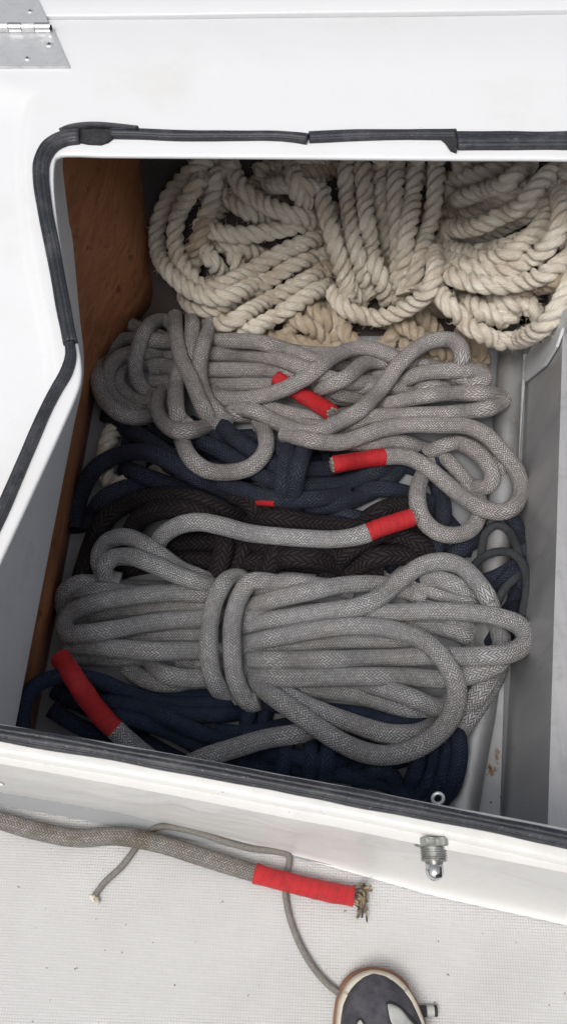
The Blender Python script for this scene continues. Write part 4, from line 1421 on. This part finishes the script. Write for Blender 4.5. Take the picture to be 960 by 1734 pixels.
# ------------------------------------------------------------------ lower grey coil
lo = coil('grey_rope_coil', (480, 1120), 'cool grey braided rope bundle nearest the viewer, held by two upright turns', 'rope', 'grey braided rope bundles')
GL = 0.0119
cc = lay([(262, 960), (266, 924), (278, 905), (305, 889), (337, 884), (373, 890), (419, 902), (470, 908), (520, 912), (570, 913), (612, 906), (642, 894), (698, 876)], GL, dive=(2.0, 0))
ra, ta = split_tail(cc, 0.066)
braided('rope_tail', ra, GL, M['cool_braid'], lo); tape(ta, GL * 0.97, lo); rope_end(ta, GL, lo)
turns(lo, [
    (T_, [(208, 1110), (227, 1141), (263, 1155), (309, 1156), (355, 1152)]),
    (T_, [(300, 1120), (350, 1128), (410, 1130), (480, 1128), (560, 1130)]),
    (T_, [(255, 1115), (272, 1138), (309, 1148), (352, 1148), (400, 1150)]),
    (T_, [(355, 1078), (286, 1078), (195, 1084), (130, 1088)]),
    (T_, [(355, 1027), (286, 1028), (217, 1034), (140, 1046), (120, 1060)]),
    (T_, [(300, 1000), (208, 996), (160, 988), (130, 989), (112, 1002), (108, 1024), (118, 1050)]),
    (T_, [(300, 1012), (215, 1004), (160, 1001), (128, 1006), (116, 1025)]),
    (T_, [(260, 1112), (172, 1112), (126, 1108), (117, 1100), (130, 1096), (195, 1099), (263, 1103), (360, 1102), (420, 1104)]),
    (T_, [(400, 1003), (355, 1006), (286, 1004), (217, 1011), (158, 1022), (122, 1038), (110, 1059), (117, 1074), (140, 1074), (195, 1066), (263, 1054), (360, 1046), (420, 1040)]),
    (L_, [(380, 995), (355, 984), (309, 966), (272, 940), (240, 919), (211, 909), (183, 917), (169, 940), (173, 966), (190, 985)]),
    (L_, [(390, 1000), (355, 991), (309, 977), (263, 957), (224, 943), (192, 945), (177, 960), (181, 977), (205, 985)]),
    # right side, low turns first
    (T_, [(770, 1250), (792, 1218), (815, 1185), (842, 1140), (850, 1110)]),
    (T_, [(745, 1215), (775, 1205), (806, 1180), (828, 1145), (838, 1115), (830, 1070)]),
    (T_, [(440, 1160), (525, 1167), (605, 1176), (670, 1195), (712, 1204), (750, 1202)]),
    (T_, [(580, 1150), (650, 1165), (695, 1181), (745, 1198), (775, 1180)]),
    (T_, [(430, 1160), (480, 1176), (530, 1200), (600, 1226), (660, 1243), (712, 1240), (745, 1222)]),
    (T_, [(410, 1050), (480, 1040), (560, 1035), (640, 1045), (700, 1060), (745, 1063), (785, 1076), (810, 1100)]),
    (T_, [(700, 1025), (740, 1035), (775, 1050), (805, 1075)]),
    (T_, [(400, 1140), (480, 1148), (580, 1146), (680, 1146), (760, 1149), (818, 1136), (846, 1118), (848, 1080), (832, 1045)]),
    (T_, [(400, 1000), (440, 992), (490, 986), (540, 992), (600, 1002)]),
    (T_, [(690, 1000), (730, 1000), (765, 1012), (800, 1028), (825, 1050)]),
    (T_, [(690, 985), (735, 980), (765, 988), (792, 1006), (812, 1030)]),
    (T_, [(405, 1032), (460, 1016), (530, 1000), (590, 990), (645, 990), (690, 1002), (720, 1018)]),
    (T_, [(400, 1095), (480, 1096), (555, 1087), (630, 1082), (690, 1086), (740, 1092)]),
    (T_, [(400, 1118), (480, 1119), (580, 1117), (670, 1114), (730, 1110), (780, 1112), (832, 1110), (870, 1103), (890, 1085), (882, 1062), (850, 1047), (800, 1038), (740, 1035), (680, 1037), (610, 1038), (540, 1050)]),
    (T_, [(405, 1062), (480, 1047), (545, 1036), (612, 1026), (650, 1006), (682, 979), (715, 957), (750, 951), (782, 961), (808, 986), (827, 1015), (836, 1045)]),
    (L_, [(270, 1322), (310, 1300), (346, 1283), (400, 1266), (447, 1252), (520, 1240), (560, 1228)], {'dive': (0, 2.8)}),
    (T_, [(400, 1093), (440, 1085), (480, 1077), (540, 1066), (610, 1060), (668, 1067), (718, 1086), (753, 1120), (772, 1160), (769, 1200), (749, 1234), (711, 1263), (665, 1278), (620, 1275), (570, 1253), (520, 1219), (470, 1184), (425, 1152)]),
], GL, M['cool_braid'], fuzz=0.8)
turns(lo, [
    (W_, [(424, 992), (404, 977), (386, 981), (366, 1012), (355, 1060), (354, 1106), (360, 1146), (375, 1172), (390, 1184), (404, 1180)]),
    (W_, [(486, 992), (448, 984), (424, 986), (404, 1014), (394, 1055), (393, 1097), (397, 1142), (408, 1172), (424, 1190), (440, 1186)]),
], GL, M['cool_braid'], fuzz=0.8)
cc = lay([(290, 1310), (232, 1268), (196, 1236), (172, 1212), (146, 1178), (122, 1142), (103, 1114)], GL, dive=(1.5, 0))
ra, ta = split_tail(cc, 0.118)
braided('rope_tail', ra, GL, M['cool_braid'], lo); tape(ta, GL * 0.98, lo)
fibres('stray_fluff', M['grey_fluff'], lo, FUZZ[len(FUZZ) // 2:], 0.0015, 0.004, 0.00011)
fibres('stray_fluff', M['grey_fluff'], up, FUZZ[:len(FUZZ) // 2], 0.0015, 0.004, 0.00011)

# ------------------------------------------------------------------ on the deck
pile.p = np.zeros((0, 3)); pile.r = np.zeros(0)
CR = 0.0036
thin = coil('thin_cord', (300, 1480), 'thin grey cord winding under the taped rope on the deck to the shoe', 'cord')
thin_pts = lay([(161, 1516), (176, 1496), (206, 1468), (230, 1436), (246, 1414), (266, 1401), (285, 1400), (335, 1410), (380, 1425), (425, 1437), (470, 1442), (488, 1447), (490, 1462), (484, 1482), (483, 1510), (490, 1552), (508, 1600), (530, 1638), (552, 1664), (578, 1684), (640, 1708), (700, 1712), (722, 1712)],
               CR, ground='deck', sig=1.5)
braided('cord_length', thin_pts, CR, M['thin_cord'], thin)
a = Vector(thin_pts[0])
bm = bmesh.new()
for k in range(9):
    bmesh.ops.create_icosphere(bm, subdivisions=2, radius=rng.uniform(0.0016, 0.0032), matrix=Matrix.Translation(a + Vector((rng.normal(-0.001, 0.0017), rng.normal(-0.0045, 0.0022), rng.normal(0, 0.0012)))))
o = bm_obj('melted_end', bm, M['melted_end'], thin, smooth=True); o['kind'] = 'stuff'
e_ = thin_pts[-1]; d_ = (thin_pts[-1] - thin_pts[-5]); d_ /= np.linalg.norm(d_)
link('cord_end', sweep('cord_end', np.array([e_ - d_ * 0.008, e_ - d_ * 0.004, e_ + d_ * 0.0005]), 0.0058, 14), M['dark_thread'], thin)
link('cord_end', sweep('cord_end', np.array([e_, e_ + d_ * 0.004, e_ + d_ * 0.009]), 0.0054, 14), M['pale_leather'], thin)
link('cord_end', sweep('cord_end', np.array([e_ + d_ * 0.0085, e_ + d_ * 0.010, e_ + d_ * 0.012]), 0.0056, 14), M['dark_thread'], thin)

drope = coil('deck_rope', (300, 1440), 'dirty grey braided rope on the white deck ending in red tape and frayed yarns', 'rope')
DR = 0.0102
cc = lay([(-160, 1345), (-80, 1368), (0, 1389), (60, 1406), (130, 1419), (200, 1416), (268, 1428), (340, 1450), (400, 1469), (450, 1484), (520, 1502), (560, 1511), (600, 1518)], DR, slope=0.5, sig=2.5, ground='deck')
ra, ta = split_tail(cc, 0.112)
braided('rope_length', ra, DR, M['dirty_braid'], drope)
tape(ta, DR, drope)
FZ = []
T0 = ta[-1] - ta[-5]; T0 /= np.linalg.norm(T0)
q = Vector(T0).to_track_quat('Z', 'Y').to_matrix()
for k in range(30):
    a = k * 2.4
    rr = DR * 0.80 * math.sqrt((k + 0.5) / 30)
    o0 = Vector(ta[-1]) - Vector(T0) * 0.004 + q @ Vector((rr * math.cos(a), rr * math.sin(a), 0))
    spread = q @ Vector((math.cos(a), math.sin(a), 0))
    droop = k % 3 == 0
    ln = rng.uniform(0.016, 0.026) if not droop else rng.uniform(0.026, 0.036)
    d1 = Vector(T0) + spread * rng.uniform(0.1, 0.5)
    d2 = Vector(T0) * rng.uniform(0.3, 1.0) + spread * rng.uniform(0.2, 0.6) + Vector((rng.normal(0, .25), -0.15 + rng.normal(0, .25), rng.normal(0, .2)))
    if droop:
        d2 = Vector((-0.12 + rng.normal(0, .25), -1.1, -0.35))
    pts = [o0, o0 + d1.normalized() * ln * 0.45, o0 + d1.normalized() * ln * 0.45 + d2.normalized() * ln * 0.55]
    for p_ in pts: p_.z = max(p_.z, 0.0022)
    c = spline([tuple(p_) for p_ in pts], 0.0022)
    yr_ = rng.uniform(0.0012, 0.0019)
    o = link('frayed_yarn', sweep('frayed_yarn', c, np.linspace(1, 0.8, len(c)) * yr_, 7), M['burnt_yarn'] if (k % 2 or droop) else M['tan_yarn'], drope)

# ------------------------------------------------------------------ shoe
def outline_at(k, pts):
    return pts


tip = P(629, 1641, 0.012)
heel_dir = P(655, 1990, 0.012) - tip
heel_dir[2] = 0; Ls = 0.285
ax = heel_dir / np.linalg.norm(heel_dir)
sx = np.array((-ax[1], ax[0], 0))
if sx[0] < 0: sx = -sx
shoe = empty('shoe', tip + ax * 0.12 - np.array((0, 0, 0.012)), 'dark grey suede sneaker with pale rubber edge standing on the deck', 'shoe')
# half widths (left, right) along the shoe, measured from the tip
S_T = np.array([0.0, 0.003, 0.008, 0.016, 0.028, 0.045, 0.07, 0.10, 0.14, 0.18, 0.22, 0.25, 0.27, 0.28, 0.285])
S_L = np.array([0.001, 0.014, 0.023, 0.031, 0.038, 0.042, 0.043, 0.042, 0.037, 0.033, 0.032, 0.031, 0.026, 0.016, 0.001])
S_R = np.array([0.001, 0.016, 0.025, 0.034, 0.042, 0.049, 0.055, 0.056, 0.050, 0.041, 0.035, 0.032, 0.026, 0.016, 0.001])
S_H = np.array([0.024, 0.030, 0.034, 0.039, 0.044, 0.049, 0.056, 0.068, 0.088, 0.092, 0.088, 0.088, 0.086, 0.080, 0.050])


def shoe_ring(sc, z):
    tt = np.concatenate([np.linspace(0, 0.03, 14) ** 1.0, np.linspace(0.036, 0.285, 34)])
    l = np.interp(tt, S_T, S_L); r = np.interp(tt, S_T, S_R)
    R = [tip + ax * t_ + sx * (b + sc) for t_, b in zip(tt, r)]
    Lf_ = [tip + ax * t_ - sx * (b + sc) for t_, b in zip(tt[::-1], l[::-1])]
    ring = np.array(R + Lf_)
    cen = ring.mean(axis=0)
    ring[:, :2] += 0
    for k in range(2):
        ring[:, k] = np.convolve(np.concatenate([ring[-2:, k], ring[:, k], ring[:2, k]]), [.1, .2, .4, .2, .1], 'valid')
    # grow along the axis too
    along = (ring - tip) @ ax
    ring += np.outer(np.where(along < 0.02, -sc, 0), ax)
    ring[:, 2] = z
    return ring


def loft(name, rings, mat, parent, cap=True):
    k = len(rings[0])
    V = np.concatenate(rings)
    i, j = np.meshgrid(np.arange(len(rings) - 1), np.arange(k), indexing='ij')
    j2 = (j + 1) % k
    Fc = np.stack([i * k + j, i * k + j2, (i + 1) * k + j2, (i + 1) * k + j], -1).reshape(-1, 4)
    me = bpy.data.meshes.new(name)
    fl_ = [tuple(f) for f in Fc]
    if cap:
        fl_ += [tuple(range(k))[::-1], tuple((len(rings) - 1) * k + q_ for q_ in range(k))]
    me.from_pydata([tuple(v) for v in V], [], fl_)
    for p_ in me.polygons: p_.use_smooth = len(p_.vertices) == 4
    return link(name, me, mat, parent)


loft('outsole', [shoe_ring(0.0015, 0.0), shoe_ring(0.003, 0.002), shoe_ring(0.003, 0.009), shoe_ring(0.001, 0.011)], M['gum_rubber'], shoe)
loft('rubber_edge', [shoe_ring(-0.001, 0.0105), shoe_ring(0.0005, 0.013), shoe_ring(-0.0002, 0.026), shoe_ring(-0.0022, 0.0295), shoe_ring(-0.0065, 0.0298)], M['shoe_rubber'], shoe)


def upper_point(t_, a):
    """t along, a in -1..1 across: point of the upper's surface."""
    l = np.interp(t_ - 0.0035, S_T, S_L); r = np.interp(t_ - 0.0035, S_T, S_R); h = np.interp(t_, S_T, S_H)
    w = (r if a > 0 else l) - 0.0026 * min(1.0, max(0.0, t_ - 0.0035) / 0.006)
    w = max(w, 0.0005)
    x = a * w
    z = 0.026 + (h - 0.026) * max(0.0, 1 - abs(a) ** 2.6) ** 0.6
    return tip + ax * t_ + sx * x + np.array((0, 0, z - tip[2]))


tt = np.concatenate([0.0038 + 0.028 * np.linspace(0, 1, 14) ** 1.8, np.linspace(0.035, 0.279, 32)])
aa = np.sin(np.linspace(-np.pi / 2, np.pi / 2, 25))
V = []; Fq = []
for t_ in tt:
    for a in aa: V.append(upper_point(t_, a))
k = len(aa)
for i in range(len(tt) - 1):
    for j in range(k - 1):
        tm = 0.5 * (tt[i] + tt[i + 1]); am = 0.5 * (aa[j] + aa[j + 1])
        if 0.165 < tm < 0.255 and abs(am) < 0.62: continue     # foot opening
        Fq.append((i * k + j, (i + 1) * k + j, (i + 1) * k + j + 1, i * k + j + 1))
me = bpy.data.meshes.new('upper'); me.from_pydata([tuple(v) for v in V], [], Fq)
for p_ in me.polygons: p_.use_smooth = True
upper = link('upper', me, M['suede'], shoe)
md = upper.modifiers.new('thick', 'SOLIDIFY'); md.thickness = 0.003; md.offset = -1


def shoe_pos(px, py):
    """(t, a) on the upper that a photo pixel sees."""
    best = None
    for t_ in np.linspace(0.004, 0.14, 100):
        for a in np.linspace(-1, 1, 61):
            p = upper_point(t_, a)
            d = p - np.array((0, 0, CAM_H))
            dep = -(d[2] * CT) + d[1] * ST
            u = d[0] / dep * F_PX + 480
            v_ = (-(d[1] * CT) - d[2] * ST) / dep * F_PX + 867
            e = (u - px) ** 2 + (v_ - py) ** 2
            if best is None or e < best[0]: best = (e, t_, a)
    return best[1], best[2]


def patch(name, pxs, mat, lift, parent, thick=0.0012):
    pts = [shoe_pos(a, b) for a, b in pxs]
    bm = bmesh.new()
    n = 10
    ca = np.mean([p[0] for p in pts]); cb = np.mean([p[1] for p in pts])
    cv = bm.verts.new(tuple(upper_point(ca, cb) + np.array((0, 0, lift))))
    prev = None
    dense = spline([(p[0], p[1] * 0.05) for p in pts + pts[:1]], 0.002)[:-1]
    rings = []
    for s_ in (0.33, 0.66, 1.0):
        rings.append([bm.verts.new(tuple(upper_point(ca + (d[0] - ca) * s_, cb + (d[1] / 0.05 - cb) * s_) + np.array((0, 0, lift)))) for d in dense])
    m = len(dense)
    for j in range(m):
        bm.faces.new((cv, rings[0][j], rings[0][(j + 1) % m]))
        for x, y in zip(rings, rings[1:]):
            bm.faces.new((x[j], y[j], y[(j + 1) % m], x[(j + 1) % m]))
    o = bm_obj(name, bm, mat, parent, smooth=True)
    md = o.modifiers.new('thick', 'SOLIDIFY'); md.thickness = thick; md.offset = -1
    return o


patch('patch_edge', [(652, 1698), (660, 1694), (676, 1703), (697, 1722), (712, 1745), (690, 1760), (668, 1752), (658, 1728)], M['dark_thread'], 0.0012, shoe)
patch('side_patch', [(655, 1700), (662, 1699), (676, 1708), (692, 1724), (704, 1744), (688, 1756), (672, 1748), (662, 1728)], M['pale_leather'], 0.0022, shoe)
patch('patch_edge', [(602, 1730), (608, 1723), (616, 1730), (622, 1748), (608, 1756)], M['dark_thread'], 0.0012, shoe)
patch('side_patch', [(605, 1731), (609, 1727), (614, 1733), (618, 1748), (609, 1752)], M['pale_leather'], 0.0022, shoe)

for o in bpy.data.objects:
    if o.type == 'EMPTY' and o.parent is None:
        pass
